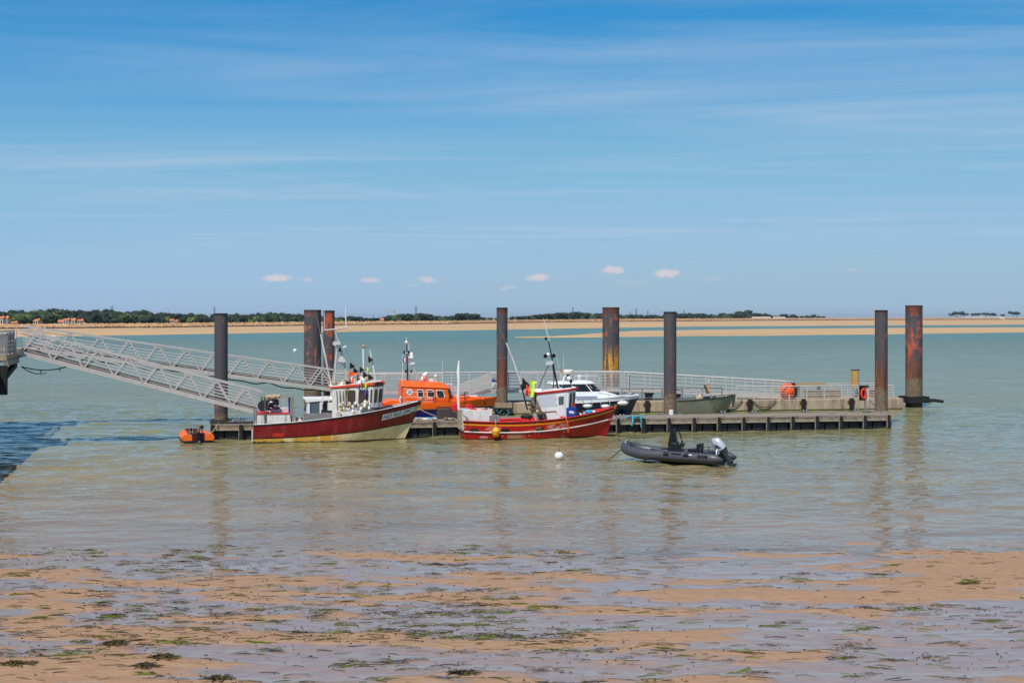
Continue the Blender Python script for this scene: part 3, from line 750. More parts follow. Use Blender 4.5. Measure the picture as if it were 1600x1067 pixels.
def rail_run(s0, s1, l, lattice):
    global post_o
    n = max(1, int(round((s1 - s0) / 1.8))); st = (s1 - s0) / n
    a = MB(); a.bar((s0, l, PZ + 1.16), (s1, l, PZ + 1.16), .10, .08); a.build('top_rail', M['alu'], pier)
    for i in range(n + 1):
        x = s0 + st * i
        if post_o is None: post_o = MB().bb(-.04, .04, -.05, .05, 0, 1.12).build('post', M['alu_dk'], pier, loc=(x, l, PZ))
        else: inst(post_o, pier, loc=(x, l, PZ), name='post')
        if i == n: break
        if lattice:
            a = MB(); w0, w1 = x + .06, x + st - .06
            a.bb(w0, w1, l - .02, l + .02, PZ + .06, PZ + .22); a.bb(w0, w1, l - .02, l + .02, PZ + .84, PZ + 1.08)
            k = w0
            while k < w1: a.bb(k, k + .055, l - .015, l + .015, PZ + .22, PZ + .84); k += .125
            for z in (.40, .61): a.bb(w0, w1, l - .012, l + .012, PZ + z, PZ + z + .05)
            a.build('lattice_panel', M['alu_dk'], pier)
        else:
            a = MB()
            for z in (.25, .5, .75, .98): a.tube([(x, l, PZ + z), (x + st, l, PZ + z)], .016, 5)
            a.build('rail_set', M['alu'], pier)
rail_run(-54, -3.4, 1.3, True)
rail_run(-3.35, -.35, .0, True)
a = MB(); a.bar((-3.38, -.03, PZ + 1.16), (-3.38, 1.3, PZ + 1.16), .10, .08); a.build('top_rail', M['alu'], pier)
a = MB(); a.bb(-3.40, -3.36, .05, 1.25, PZ + .06, PZ + .22); a.bb(-3.40, -3.36, .05, 1.25, PZ + .84, PZ + 1.08)
for k in range(10): a.bb(-3.395, -3.365, .05 + k * .122, .105 + k * .122, PZ + .22, PZ + .84)
for z in (.40, .61): a.bb(-3.392, -3.368, .05, 1.25, PZ + z, PZ + z + .05)
a.build('lattice_panel', M['alu_dk'], pier)
rail_run(1.9, 11.3, 1.3, False)
rail_run(-10, 15.3, 5.9, False)
a = MB(); a.prism([(-.30, PZ - .1), (.02, PZ - .1), (.16, PZ + 1.28), (-.10, PZ + 1.28)], -.12, -.04); a.build('end_plate', M['alu'], pier)
a = MB(); a.bb(2.0, 2.5, 1.5, 1.9, PZ, PZ + .95); a.build('control_box', M['alu_dk'], pier)
a = MB(); a.tube(sag(pw(-.3, .4, 4.4), pw(1.2, 3.8, 4.85), .42, 14), .035, 6); a.tube(sag(pw(-.3, .4, 4.4), pw(-.1, 1.7, 4.05), .2, 8), .03, 6); 
for k in (4, 8): 
    p_ = sag(pw(-.3, .4, 4.4), pw(1.2, 3.8, 4.85), .42, 14)[k]; a.tube([p_, p_ - Vector((0, 0, .16))], .03, 5)
tag(a.build('power_cable', M['black']), 'black sagging cable slung under the gangway from the pier edge', 'cable')

# ---- the two gangways
def gangway(name, label, A, B, w, h, bays, cable=False):
    """A, B: middle of the walking deck at the pier and at the pontoon"""
    A, B = Vector(A), Vector(B); d = B - A; az = math.atan2(d.y, d.x); Lh = math.hypot(d.x, d.y); sl_ = d.z / Lh
    t_ = thing(name, label, 'gangway', (A.x, A.y, 0), az, 'aluminium gangways')
    z = lambda s: A.z + sl_ * s
    a = MB(); a.add([(0, -w / 2 + .03, z(0)), (Lh, -w / 2 + .03, z(Lh)), (Lh, w / 2 - .03, z(Lh)), (0, w / 2 - .03, z(0)),
                     (0, -w / 2 + .03, z(0) - .07), (Lh, -w / 2 + .03, z(Lh) - .07), (Lh, w / 2 - .03, z(Lh) - .07), (0, w / 2 - .03, z(0) - .07)],
                    [(0, 1, 2, 3), (7, 6, 5, 4), (0, 4, 5, 1), (1, 5, 6, 2), (2, 6, 7, 3), (3, 7, 4, 0)]); a.build('deck', M['alu_dk'], t_)
    for k in range(bays * 2):
        s = Lh * (k + .5) / (bays * 2); a = MB(); a.bar((s, -w / 2, z(s) - .13), (s, w / 2, z(s) - .13), .06, .10); a.build('cross_member', M['alu_dk'], t_)
    for sd_ in (-1, 1):
        y = sd_ * w / 2
        a = MB(); a.bar((-.1, y, z(0) + h), (Lh + .1, y, z(Lh) + h), .10, .13); a.build('top_chord', M['alu'], t_)
        a = MB(); a.bar((-.1, y, z(0) - .06), (Lh + .1, y, z(Lh) - .06), .09, .24); a.build('bottom_chord', M['alu'], t_)
        st = Lh / bays
        a = MB(); a.bar((0, y - sd_ * .06, z(0) + .13), (Lh, y - sd_ * .06, z(Lh) + .13), .02, .15); a.build('deck_edge_shade', M['gear'], t_)  # dark brown strip: the shade along the deck edge, put in as colour
        for i in range(bays):
            m_ = st * (i + .5)
            for (b_, t2) in ((st * i + .06, m_ - .05), (st * (i + 1) - .06, m_ + .05)):
                a = MB(); a.bar((b_, y, z(b_) + .04), (t2, y, z(t2) + h - .05), .07, .08); a.build('brace', M['alu'], t_)
        for k in range(6):
            zz_ = h * (k + .8) / 7.0
            a = MB(); a.tube([(0, y - sd_ * .05, z(0) + zz_), (Lh, y - sd_ * .05, z(Lh) + zz_)], .019, 5); a.build('side_rail', M['alu'], t_)
    if cable:
        pts = []
        for i in range(61):
            s = Lh * i / 60; pts.append((s, -w / 2 + .1, z(s) - .20 - .15 * abs(math.sin(i * .37)) - .05 * math.sin(i * 1.3)))
        MB().tube(pts, .045, 6).build('cable', M['black'], t_)
    return t_
g1b = pix(404, 644, 80.0); g1a = pix(27, 548, 75.6)
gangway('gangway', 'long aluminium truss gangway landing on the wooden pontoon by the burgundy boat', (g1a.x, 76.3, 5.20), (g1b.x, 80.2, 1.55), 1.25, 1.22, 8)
g2a = pix(50, 544, 88.6); g2b = pix(560, 620, 95.5)
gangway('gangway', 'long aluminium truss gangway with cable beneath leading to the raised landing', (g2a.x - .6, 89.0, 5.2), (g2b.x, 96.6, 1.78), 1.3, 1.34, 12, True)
# the wheeled foot of the nearer gangway
a = MB(); a.bb(-.4, .9, -.75, .75, .92, 1.02)
for s_ in (-.55, .55): a.lathe([(.16, -.06), (.16, .06)], 12, (.1, s_, 1.18), Matrix.Rotation(R(90), 3, 'X')); a.bar((.1, s_, 1.2), (-.2, s_, 1.5), .06, .08)
foot = thing('roller_carriage', 'steel roller foot under the lower end of the nearer gangway', 'roller', (g1b.x, 80.2, 0), R(10.8)); a.build('roller_plate', M['steel_dk'], foot)

# ---- wooden pontoon in front
PSL = 10.76
FA = Frame(-17.55, 79.27, PSL)
pon = thing('pontoon', 'grey timber-edged floating pontoon with black floats and many fender posts', 'pontoon', FA.loc(), FA.a)
PL = FA.at(1392, 660, 0).x; PWID, PTOP = 2.6, .90
mb = MB(); k = 0.0
while k < PL - .01:
    e = min(k + .145, PL); mb.bb(k + .004, e - .004, .06, PWID - .06, PTOP - .04 + ru(-.004, .004), PTOP); k += .15
tag(mb.build('deck_planks', M['timber'], pon), kind='stuff')
mb = MB()
for y in (.5, 1.3, 2.1): mb.bb(.05, PL - .05, y - .07, y + .07, PTOP - .22, PTOP - .05)
mb.build('joists', M['timber'], pon)
step_ = 1.62; n = int(PL / step_); off = (PL - n * step_) * .35
posts = [off + i * step_ for i in range(n + 1)]
segs = [0] + posts + [PL]
bo = {}
for (a_, b_) in zip(segs, segs[1:]):
    L_ = b_ - a_
    if L_ < .3: continue
    for r_, (z0, z1, yy_) in enumerate(((.785, .915, -.012), (.655, .772, .004), (.52, .645, -.004))):
        key = (round(L_, 2), r_)
        if key not in bo:
            bo[key] = bevel(MB().bb(-L_ / 2 + .012, L_ / 2 - .012, -.04, .04, z0, z1).build('fascia_board', M['timber_lt'] if r_ == 2 else M['timber'], pon, loc=((a_ + b_) / 2, .0 + yy_, 0)), .008, 1)
            o_ = bo[key]
        else: o_ = inst(bo[key], pon, loc=((a_ + b_) / 2, yy_, 0), name='fascia_board'); bevel(o_, .008, 1)
        o_.location.y += ru(-.012, .012); o_.location.z += ru(-.008, .008); o_.rotation_euler.y = ru(-.004, .004)
        if r_ == 0: q_ = inst(bo[key], pon, loc=((a_ + b_) / 2, PWID, 0), name='fascia_board')
po_ = None
for x in posts:
    if po_ is None:
        m2 = MB(); m2.bb(-.10, -.068, -.20, -.055, .02, .90, 0); m2.bb(-.066, .13, -.22, -.055, .02, .88, 1); po_ = bevel(m2.build('fender_post', [M['timber'], M['tar']], pon, loc=(x, 0, 0)), .012, 1)
        m2 = MB(); m2.bb(-.11, .11, -.23, -.05, -.15, .06); alg = m2.build('algae_skirt', M['weedgreen'], po_)
    else:
        o_ = bevel(inst(po_, pon, loc=(x, 0, ru(-.03, .02)), name='fender_post'), .012, 1); inst(alg, o_, name='algae_skirt')
fl_ = None
for i, x in enumerate(np.arange(.42, PL - .3, .81)):
    if fl_ is None: fl_ = bevel(MB().bb(-.37, .37, -.0, 2.2, -.25, .47).build('float', M['float'], pon, loc=(float(x), .15, 0)), .05, 2)
    else: bevel(inst(fl_, pon, loc=(float(x), .15 + ru(-.02, .04), ru(-.02, .02)), name='float'), .05, 2)
def bollard(parent, x, y, z):
    t2 = MB(); t2.bb(-.22, .22, -.06, .06, 0, .03)
    for s_ in (-.11, .11): t2.lathe([(.035, .03), (.035, .16), (.055, .19), (.04, .22)], 8, (s_, 0, 0))
    t2.bar((-.19, 0, .13), (.19, 0, .13), .03, .03)
    return t2.build('mooring_cleat', M['steel'], parent, loc=(x, y, z))
cl = None
for (px_, l_) in ((372, 2.3), (378, 1.9), (640, .4), (948, 2.2), (972, .5), (1130, 2.3), (1178, 2.2), (1258, 2.3), (1338, 2.3), (1300, .35)):
    s_ = FA.at(px_, 650, l_).x
    cl = bollard(pon, s_, l_, PTOP) if cl is None else inst(cl, pon, loc=(s_, l_, PTOP), name='mooring_cleat')
mb = MB(); mb.bb(PL - .02, PL + .9, 1.2, 1.75, .62, .80); mb.build('end_beam', M['timber_lt'], pon)
mb = MB(); mb.bb(PL - .02, PL + .06, .05, 2.5, .1, .82); mb.build('end_board', M['timber'], pon)

def rope(name, pts, r, m, label, cat='rope'): return tag(MB().tube(pts, r, 6).build(name, m), label, cat)
def fw(fr, p): return Vector((fr.X + p[0] * fr.c - p[1] * fr.s, fr.D + p[0] * fr.s + p[1] * fr.c, p[2]))

# ---- concrete pontoon behind with its raised landing
FB = Frame(-13.6, 97.5, PSL)
cp = thing('concrete_pontoon', 'long pale concrete pontoon with metal railings and hanging hose loops', 'pontoon', FB.loc(), FB.a)
CL = FB.at(1412, 630, 0).x; CZ = .84
mb = MB(); mb.bb(0, CL, 0, 3.4, -.3, CZ); bevel(mb.build('slab', M['conc'], cp), .05, 2)
mb = MB(); mb.bb(.1, CL - .1, -.012, .02, -.05, .09); mb.build('algae_line', M['weedgreen'], cp)
for px_ in (620, 700, 846, 1011, 1090, 1171, 1255, 1330):
    s_ = FB.at(px_, 630, 0).x
    m2 = MB(); m2.bb(s_ - .16, s_ + .16, -.16, -.002, .05, .90); o_ = m2.build('fender', M['tar'], cp)
    m2 = MB(); m2.bb(s_ - .30, s_ + .30, -.03, -.004, .45, .72); m2.build('rusty_bracket', mat('rusty_bracket_%d' % px_, RUST, .8, 0, .3, 6), o_)
for (pa, pb) in ((1176, 1213), (1128, 1160)):
    a_, b_ = FB.at(pa, 626, -.1), FB.at(pb, 624, -.1); MB().tube(sag(a_, b_, .55, 12), .035, 6).build('hose', M['rope_dk'], cp)
def railing(parent, pts, h=1.05, nr=5, m=None, post=1.35, name='railing'):
    """a railing along a run of local points; each post, handrail and rail is a part"""
    m = m or M['alu']
    for A, B in zip(pts, pts[1:]):
        A, B = Vector(A), Vector(B); n = max(1, int(round((B - A).length / post)))
        MB().tube([A + Vector((0, 0, h)), B + Vector((0, 0, h))], .05, 6).build('handrail', m, parent)
        for k in range(nr):
            z = h * (k + .6) / (nr + .4); MB().tube([A + Vector((0, 0, z)), B + Vector((0, 0, z))], .021, 5).build('rail', m, parent)
        for i in range(n + 1):
            p_ = A.lerp(B, i / n); MB().bb(-.036, .036, -.036, .036, 0, h).build('post', m, parent, loc=p_)
q0, q1 = FB.at(1240, 622, .25).x, FB.at(1396, 622, .25).x
rb = FB.at(1150, 622, .3).x
railing(cp, [(rb, .3, CZ), (q1, .3, CZ)], 1.0, 5)
railing(cp, [(q0, 3.2, CZ), (CL - .3, 3.2, CZ)], 1.0, 5)
# raised landing
LZ = 1.76
ld = thing('raised_landing', 'raised grey metal landing with railings above the concrete pontoon', 'landing', FB.loc(), FB.a)
l0, l1 = .6, FB.at(983, 600, .8).x
mb = MB(); mb.bb(l0, l1, .9, 3.0, LZ - .12, LZ); mb.build('deck', M['alu_dk'], ld)
mb = MB(); mb.bb(l0, l1, .84, .9, LZ - .24, LZ + .02); mb.build('edge_beam', M['alu'], ld)
for s_ in np.linspace(l0 + .3, l1 - .3, 8):
    for y in (1.0, 2.9): MB().bb(s_ - .06, s_ + .06, y - .06, y + .06, CZ, LZ - .121).build('leg', M['alu'], ld)
sA, sB = FB.at(700, 600, .8).x, FB.at(768, 600, .8).x
railing(ld, [(l0 + 2.6, .95, LZ), (sA - .4, .95, LZ)], 1.22, 5)
railing(ld, [(sB, .95, LZ), (l1, .95, LZ)], 1.22, 5)
railing(ld, [(l0, 2.95, LZ), (l1, 2.95, LZ)], 1.22, 5)
# its stairs
stt = thing('stairs', 'metal stairs with slanted railings going down from the raised landing', 'stairs', FB.loc(), FB.a)
for i in range(5): MB().bb(sA - .1 + i * .28 + .2, sA + .2 + i * .28 + .2, .1, .82, CZ + .17 * (i + 1) - .04, CZ + .17 * (i + 1)).build('tread', M['alu_dk'], stt)
for y in (.06, .86):
    a_, b_ = Vector((sA - .9, y, CZ - .1)), Vector((sB - .15, y, LZ + .0))
    MB().bar(a_ + Vector((1.0, 0, .1)), b_, .05, .2).build('stringer', M['alu_dk'], stt)
    for k in range(7):
        z = 1.22 * (k + .4) / 6.5; MB().tube([a_ + Vector((.6, 0, z * .85)), b_ + Vector((0, 0, z))], .028, 5).build('rail', M['alu'], stt)
    for t__ in (.28, 1.0):
        p_ = a_.lerp(b_, t__); MB().bb(-.04, .04, -.04, .04, 0, 1.24).build('post', M['alu'], stt, loc=p_)
sg = thing('sign', 'small blue and white sign with dark arrow fixed to the landing railing', 'sign', FB.loc(), FB.a)
a_, b_ = FB.at(767, 591.5, .80), FB.at(778, 604.5, .80)
MB().bb(a_.x, b_.x, .80, .83, b_.z, a_.z).build('board', M['white'], sg)
MB().bb(a_.x + .01, b_.x - .01, .79, .798, a_.z - .26, a_.z - .01).build('blue_field', M['signblue'], sg)
MB().bb(a_.x + .3, b_.x - .04, .785, .789, a_.z - .12, a_.z - .05).build('yellow_mark', M['yellow'], sg)
c_ = Vector((b_.x - .14, .79, b_.z + .16)); m2 = MB()
for dz_ in (-.1, .1): m2.bar(c_ + Vector((-.08, 0, dz_)), c_, .01, .05, up=(0, 1, 0)); m2.bar(c_ + Vector((-.18, 0, dz_)), c_ + Vector((-.1, 0, 0)), .01, .05, up=(0, 1, 0))
m2.build('arrow', M['black'], sg)
# ramp down to the right
rm = thing('access_ramp', 'sloping aluminium ramp with railings from landing down to concrete pontoon', 'ramp', FB.loc(), FB.a)
ra, rb_ = l1 + .1, FB.at(1238, 618, 1.2).x
za, zb = LZ, CZ + .10
for y in (1.1, 2.6):
    railing(rm, [(ra, y, za), (rb_, y, zb)], 1.2, 4, post=1.7)
    MB().bar((ra, y, za - .1), (rb_, y, zb - .04), .08, .24).build('side_beam', M['alu'], rm)
m2 = MB(); m2.add([(ra, 1.15, za), (rb_, 1.15, zb), (rb_, 2.55, zb), (ra, 2.55, za), (ra, 1.15, za - .06), (rb_, 1.15, zb - .06), (rb_, 2.55, zb - .06), (ra, 2.55, za - .06)],
                  [(0, 1, 2, 3), (7, 6, 5, 4), (0, 4, 5, 1), (1, 5, 6, 2), (2, 6, 7, 3), (3, 7, 4, 0)]); m2.build('deck', M['alu_dk'], rm)
for s_ in (FB.at(1018, 620, 1.1).x, FB.at(1062, 620, 1.1).x):
    m2 = MB(); m2.prism([(s_ - .35, 1.62), (s_ + .35, 1.55), (s_ + .12, 1.2), (s_ + .10, CZ), (s_ - .10, CZ), (s_ - .12, 1.2)], 1.2, 2.5); m2.build('trestle', M['steel_dk'], rm)
# low quay railing in front of the ramp
lowr = thing('low_railing', 'low two-rail galvanised railing along the concrete pontoon edge behind the cruiser', 'railing', FB.loc(), FB.a)
railing(lowr, [(FB.at(940, 640, .2).x, .2, CZ), (FB.at(1128, 640, .2).x, .2, CZ)], .95, 2, M['steel'], 1.6)

# ---- piles
def pile(fr, px_, l, dia, ytop, mt, label, D=None):
    s_ = fr.at(px_, 560, l); w = fw(fr, s_); r = dia / 2; zt = H + (HZ - ytop) * w.y / FP
    t_ = thing('pile', label, 'pile', (w.x, w.y, 0), ru(0, 6), 'steel mooring piles')
    MB().lathe([(r, -2.0), (r, 1.0), (r, 2.5), (r, 4), (r, 6), (r, zt - .0)], 40).build('shaft', mt, t_, smooth=40)
    MB().lathe([(r + .012, zt - .10), (r + .012, zt + .015), (r - .03, zt + .02)], 40).build('rim', M['steel_dk'] if dia < 1 else mat('rim_rust_%d' % px_, lin(84, 52, 40), .8, 0, .3, 3), t_, smooth=40)
    return w
P1 = pile(FA, 345.5, PWID + .55, .80, 490, pile_mat('pile_paint_a', 1.0, .05, zrust=1.0, rustamt=.35, zband=1.3), 'clean dark grey pile in front of the gangways with striped shadow at its foot')
P2 = pile(FB, 488.5, 4.4, 1.27, 484.5, pile_mat('pile_paint_b', 2.3, .55, lin(188, 112, 82), zrust=1.6, rustamt=.3), 'wide grey pile with faded salmon patches behind the gangway end')
P3 = pile(FB, 514, -.6, .80, 485.5, pile_mat('pile_paint_c', 3.9, .75, lin(204, 90, 34), zrust=3.0, rustamt=.7), 'narrow pile with bright orange rust stripe beside the wide salmon-patched pile')
P4 = pile(FB, 784.5, -.6, .80, 481, pile_mat('pile_paint_d', 5.1, .25, zrust=4.0, rustamt=.75), 'narrow brown rust-streaked pile between orange lifeboat and red fishing boat')
P5 = pile(FB, 954.5, 4.4, 1.30, 480.5, pile_mat('pile_paint_e', 6.6, .62, lin(196, 100, 66), zrust=2.0, rustamt=.45, yellow=True), 'wide pile splashed with yellow paint behind the white cruiser')
P6 = pile(FA, 1047, PWID + .5, .81, 487.5, pile_mat('pile_paint_f', 8.2, .0, zrust=2.6, rustamt=.55, zband=2.1), 'plain grey pile with one dark rust run at the small aluminium boat')
P7 = pile(FA, 1377, PWID + .45, .83, 485, pile_mat('pile_paint_g', 9.5, .5, lin(150, 98, 48), zrust=3.6, rustamt=.8, zband=2.3), 'narrow pile with ochre rust top at the wooden pontoon end')
P8 = pile(FB, 1428, 2.2, 1.32, 477.5, pile_mat('pile_paint_h', 11.4, .72, lin(208, 92, 52), zrust=3.6, rustamt=.8, zband=2.2), 'wide pile with large orange-red patches past the concrete pontoon end')
# guide frames round piles
def guide(w, r, label, m, deg, arm=(0, 0), h=.18, z=.86):
    t_ = thing('pile_guide', label, 'guide frame', (w.x, w.y, 0), R(deg))
    for s_ in (-1, 1):
        MB().bb(-r - .22, r + .22, s_ * (r + .12) - .07, s_ * (r + .12) + .07, z - h / 2, z + h / 2).build('beam', m, t_)
        MB().bb(s_ * (r + .15) - .07, s_ * (r + .15) + .07, -r - .04, r + .04, z - h / 2 + .003, z + h / 2 - .003).build('beam', m, t_)
    if arm[0]: MB().bb(arm[0], arm[1], -.5, .5, z - .16, z - .02).build('bracket', m, t_)
for (w, nm, m_) in ((P1, 'dark', M['steel_dk']), (P6, 'grey', M['steel']), (P7, 'timber', M['timber_lt'])):
    guide(w, .41, {'dark': 'dark steel guide frame round the clean dark grey pile', 'grey': 'grey steel guide frame round the plain grey pile', 'timber': 'timber guide frame round the ochre-topped pile'}[nm], m_, PSL)
guide(P3, .41, 'dark steel guide frame round the orange-striped narrow pile', M['steel_dk'], PSL)
guide(P4, .41, 'pale concrete guide blocks round the brown rust-streaked pile', M['conc'], PSL, h=.36, z=.75)
guide(P8, .68, 'heavy black guide frame round the wide orange-patched pile', M['tar'], PSL, (-1.6, 1.5), .5, .62)
m2 = MB(); m2.ball((0, 0, .45), .3, 9, 6, sq=(1.6, 1, .6)); 
nt_ = thing('tarred_fender', 'black tarred fender bundle on the guide frame past the concrete pontoon', 'fender', (P8.x + 1.45, P8.y - .1, .45)); 
for k in range(4): MB().tube([(-.7 + .1 * k, -.35 + .22 * k, .0), (.0, -.35 + .22 * k, .10), (.75 - .12 * k, -.3 + .22 * k, .0 + .02 * k)], .12, 7).build('roll', M['tar'], nt_)
# life ring stand at the pontoon end
s_ = FA.at(1352, 645, 1.6); w = fw(FA, s_)
lb = thing('life_ring_stand', 'grey post with dark hood holding a red life ring at pontoon end', 'life ring', (w.x, w.y, PTOP), FA.a)
MB().bb(-.045, .045, -.045, .045, 0, 1.75).build('post', M['steel'], lb)
MB().bb(-.36, .04, .05, .16, .82, 1.78).build('back_board', M['black'], lb)
MB().bb(.06, .24, -.06, .14, .80, 1.80).build('side_post', M['alu'], lb)
MB().bb(-.36, .22, -.12, .18, 1.72, 1.80).build('hood', M['steel_dk'], lb)
rr = MB(); rr.tube([(-.14 + .16 * math.cos(a_), -.07, 1.27 + .30 * math.sin(a_)) for a_ in np.linspace(0, 2 * math.pi, 20)[:-1]], .065, 8, close=True); rr.build('ring', mat('life_ring_red', lin(236, 60, 24), .5), lb, smooth=60)
MB().bar((.05, 0, 1.05), (1.25, .2, .03), .06, .06).build('brace', M['steel'], lb)
# tall electricity box on the concrete pontoon
s_ = FB.at(1336, 620, 1.4); w = fw(FB, s_)
eb = thing('service_bollard', 'tall ochre service cabinet on crossed legs behind the pontoon railing', 'cabinet', (w.x, w.y, CZ), FB.a)
MB().bb(-.28, .18, -.15, .15, .75, 2.15).build('cabinet', mat('ochre_wood_panel', lin(196, 148, 78), .7, 0, .2, 3), eb)
MB().bb(.185, .30, -.16, .16, .75, 2.17).build('side_panel', M['alu_dk'], eb)
MB().bb(-.30, .32, -.18, .18, 2.16, 2.20).build('lid', M['steel_dk'], eb)
for s1 in (-1, 1): MB().bar((-s1 * .25, 0, 0), (s1 * .2, 0, .76), .05, .05).build('leg', M['steel'], eb)
# big orange buoy
s_ = FB.at(1231, 620, .8); w = fw(FB, s_)
ob = thing('mooring_buoy', 'large orange round buoy lying behind the pontoon railing', 'buoy', (w.x, w.y, CZ), FB.a)
MB().ball((0, 0, .62), .60, 18, 12).build('shell', mat('orange_buoy_plastic', lin(250, 92, 40), .4, 0, .06, 3), ob, smooth=60)
MB().lathe([(.63, -.06), (.63, .06)], 20, (.42, 0, .62), Matrix.Rotation(R(90), 3, 'Y')).build('tyre_band', M['black'], ob, smooth=40)
# long plank box on the railing
a_ = FB.at(1240, 603, 1.9); b_ = FB.at(1287, 603, 1.9)
pb = thing('timber_bundle', 'pale timber planks stacked across the back railing beside orange buoy', 'planks', fw(FB, (a_.x, 1.9, 0)), FB.a)
for k in range(3): MB().bb(.0 + .1 * k, b_.x - a_.x, -.3 + .2 * k, -.12 + .2 * k, CZ + .93, CZ + 1.2 - .02 * k).build('plank', M['bamboo'], pb)
for k in (.15, .85): MB().bb((b_.x - a_.x) * k - .05, (b_.x - a_.x) * k + .05, -.25, .3, CZ, CZ + .93).build('trestle', M['alu_dk'], pb)

# ================================================================== BOATS
def sm(a, b, t): t = min(max((t - a) / (b - a), 0), 1); return t * t * (3 - 2 * t)
class Hull:
    """a round-sided hull: rows are heights z(t) from keel to sheer, t from stern (0) to stem (1)"""
    def __init__(s, L, rows, half, pexp, rake, trake=0.0, n=30):
        s.L, s.rows, s.half, s.pexp, s.rake, s.trake, s.n = L, rows, half, pexp, rake, trake, n
    def pt(s, t, z, side=-1, off=0.0):
        zk, zs = s.rows[0](t), s.rows[-1](t); v = min(max((z - zk) / (zs - zk), 0), 1.05)
        y = s.half(t) * v ** s.pexp(t) + off
        x = s.L * t - s.rake * (1 - v) * sm(.55, 1, t) + s.trake * (1 - v) * (1 - sm(0, .3, t))
        return Vector((x, side * y, z))
    def shell(s, name, mats, bands, parent, smooth=50):
        mb = MB(); T = [i / s.n for i in range(s.n + 1)]
        for side in (-1, 1):
            for k in range(len(s.rows) - 1):
                mb.sheet([[s.pt(t, s.rows[k](t) * (1 - q) + s.rows[k + 1](t) * q, side) for t in T] for q in (0, .25, .5, .75, 1)], bands[k])
        for k in range(len(s.rows) - 1):
            a, b = s.rows[k](0), s.rows[k + 1](0)
            mb.add([s.pt(0, a, -1), s.pt(0, a, 1), s.pt(0, b, 1), s.pt(0, b, -1)], [(0, 1, 2, 3)], bands[k])
        return mb.build(name, mats, parent, smooth=smooth)
    def inside(s, parent, depth, m_in, m_deck, wall=.06, name='deck'):
        T = [i / s.n * .985 for i in range(s.n + 1)]; zs = s.rows[-1]
        o, i_, d = {}, {}, {}
        mb = MB(); mk = MB()
        for side in (-1, 1):
            out = [s.pt(t, zs(t), side) for t in T]
            def inn(t, z):
                p = s.pt(t, zs(t), side); w = max(min(abs(s.pt(t, z, side).y), abs(p.y)) - wall, 0.0); return Vector((p.x + (wall if t == 0 else 0), side * w, z))
            top = [inn(t, zs(t)) for t in T]; bot = [inn(t, zs(t) - depth(t)) for t in T]
            mb.sheet([out, top], 0); mb.sheet([top, bot], 0); d[side] = bot
        z0 = zs(0); a = s.pt(0, z0, -1); b = s.pt(0, z0, 1)
        mb.add([a, b, b + Vector((wall, -wall, 0)), a + Vector((wall, wall, 0))], [(0, 1, 2, 3)])
        mb.add([a + Vector((wall, wall, 0)), b + Vector((wall, -wall, 0)), b + Vector((wall, -wall * 2, -depth(0))), a + Vector((wall, wall * 2, -depth(0)))], [(0, 1, 2, 3)])
        mb.build('bulwark', m_in, parent, smooth=40)
        mk.sheet([d[-1], d[1]]); mk.build(name, m_deck, parent)
    def strake(s, name, m, zf, r, parent, t0=0.0, t1=1.0, off=.0, sq=None, n=40):
        for side in (-1, 1):
            pts = [s.pt(t0 + (t1 - t0) * i / n, zf(t0 + (t1 - t0) * i / n), side, off) for i in range(n + 1)]
            MB().tube(pts, r, 6).build(name, m, parent, smooth=60)
    def patch(s, mb, t0, t1, z0, z1, off=.012, side=-1, n=10, m=None):
        mb.sheet([[s.pt(t0 + (t1 - t0) * i / n, f(t0 + (t1 - t0) * i / n), side, off) for i in range(n + 1)] for f in (z0, lambda t: (z0(t) + z1(t)) / 2, z1)], m)
    def text(s, txt, t0, t1, zb, hgt, off=.02, side=-1):
        vs, fs = text_mesh(txt); w = max(v[0] for v in vs); cap = .72
        return MB().add([s.pt(t0 + (t1 - t0) * v[0] / w, zb(t0 + (t1 - t0) * v[0] / w) + v[1] / cap * hgt, side, off) for v in vs], fs)
    def tz(s, x, z):
        lo, hi = 0.0, 1.0
        for _ in range(40):
            m = (lo + hi) / 2
            if s.pt(m, z).x < x: lo = m
            else: hi = m
        return lo
def loft_house(mb, pb, zb, pt_, zt, m=None):
    n = len(pb); zb = zb if hasattr(zb, '__len__') else [zb] * n; zt = zt if hasattr(zt, '__len__') else [zt] * n
    vs = [(p[0], p[1], z) for p, z in zip(pb, zb)] + [(p[0], p[1], z) for p, z in zip(pt_, zt)]
    fs = [tuple(range(n))[::-1], tuple(range(n, 2 * n))] + [(i, (i + 1) % n, (i + 1) % n + n, i + n) for i in range(n)]
    return mb.add(vs, fs, m)
def panel(mb, C, u0, u1, v0, v1, off, th=.012, m=None, rnd_=0):
    """a flat piece on the wall quad C (bottom-left, bottom-right, top-right, top-left), standing off it"""
    C = [Vector(c) for c in C]; nrm = (C[1] - C[0]).cross(C[3] - C[0]).normalized()
    def P(u, v): return C[0].lerp(C[1], u).lerp(C[3].lerp(C[2], u), v)
    if rnd_: uv = [(u0 + rnd_ * (u1 - u0), v0), (u1 - rnd_ * (u1 - u0), v0), (u1, v0 + rnd_ * (v1 - v0)), (u1, v1 - rnd_ * (v1 - v0)), (u1 - rnd_ * (u1 - u0), v1), (u0 + rnd_ * (u1 - u0), v1), (u0, v1 - rnd_ * (v1 - v0)), (u0, v0 + rnd_ * (v1 - v0))]
    else: uv = [(u0, v0), (u1, v0), (u1, v1), (u0, v1)]
    k = len(uv)
    a = [P(*q) + nrm * (off - th) for q in uv]; b = [P(*q) + nrm * off for q in uv]
    return mb.add(a + b, [tuple(range(k))[::-1], tuple(range(k, 2 * k))] + [(i, (i + 1) % k, (i + 1) % k + k, i + k) for i in range(k)], m)
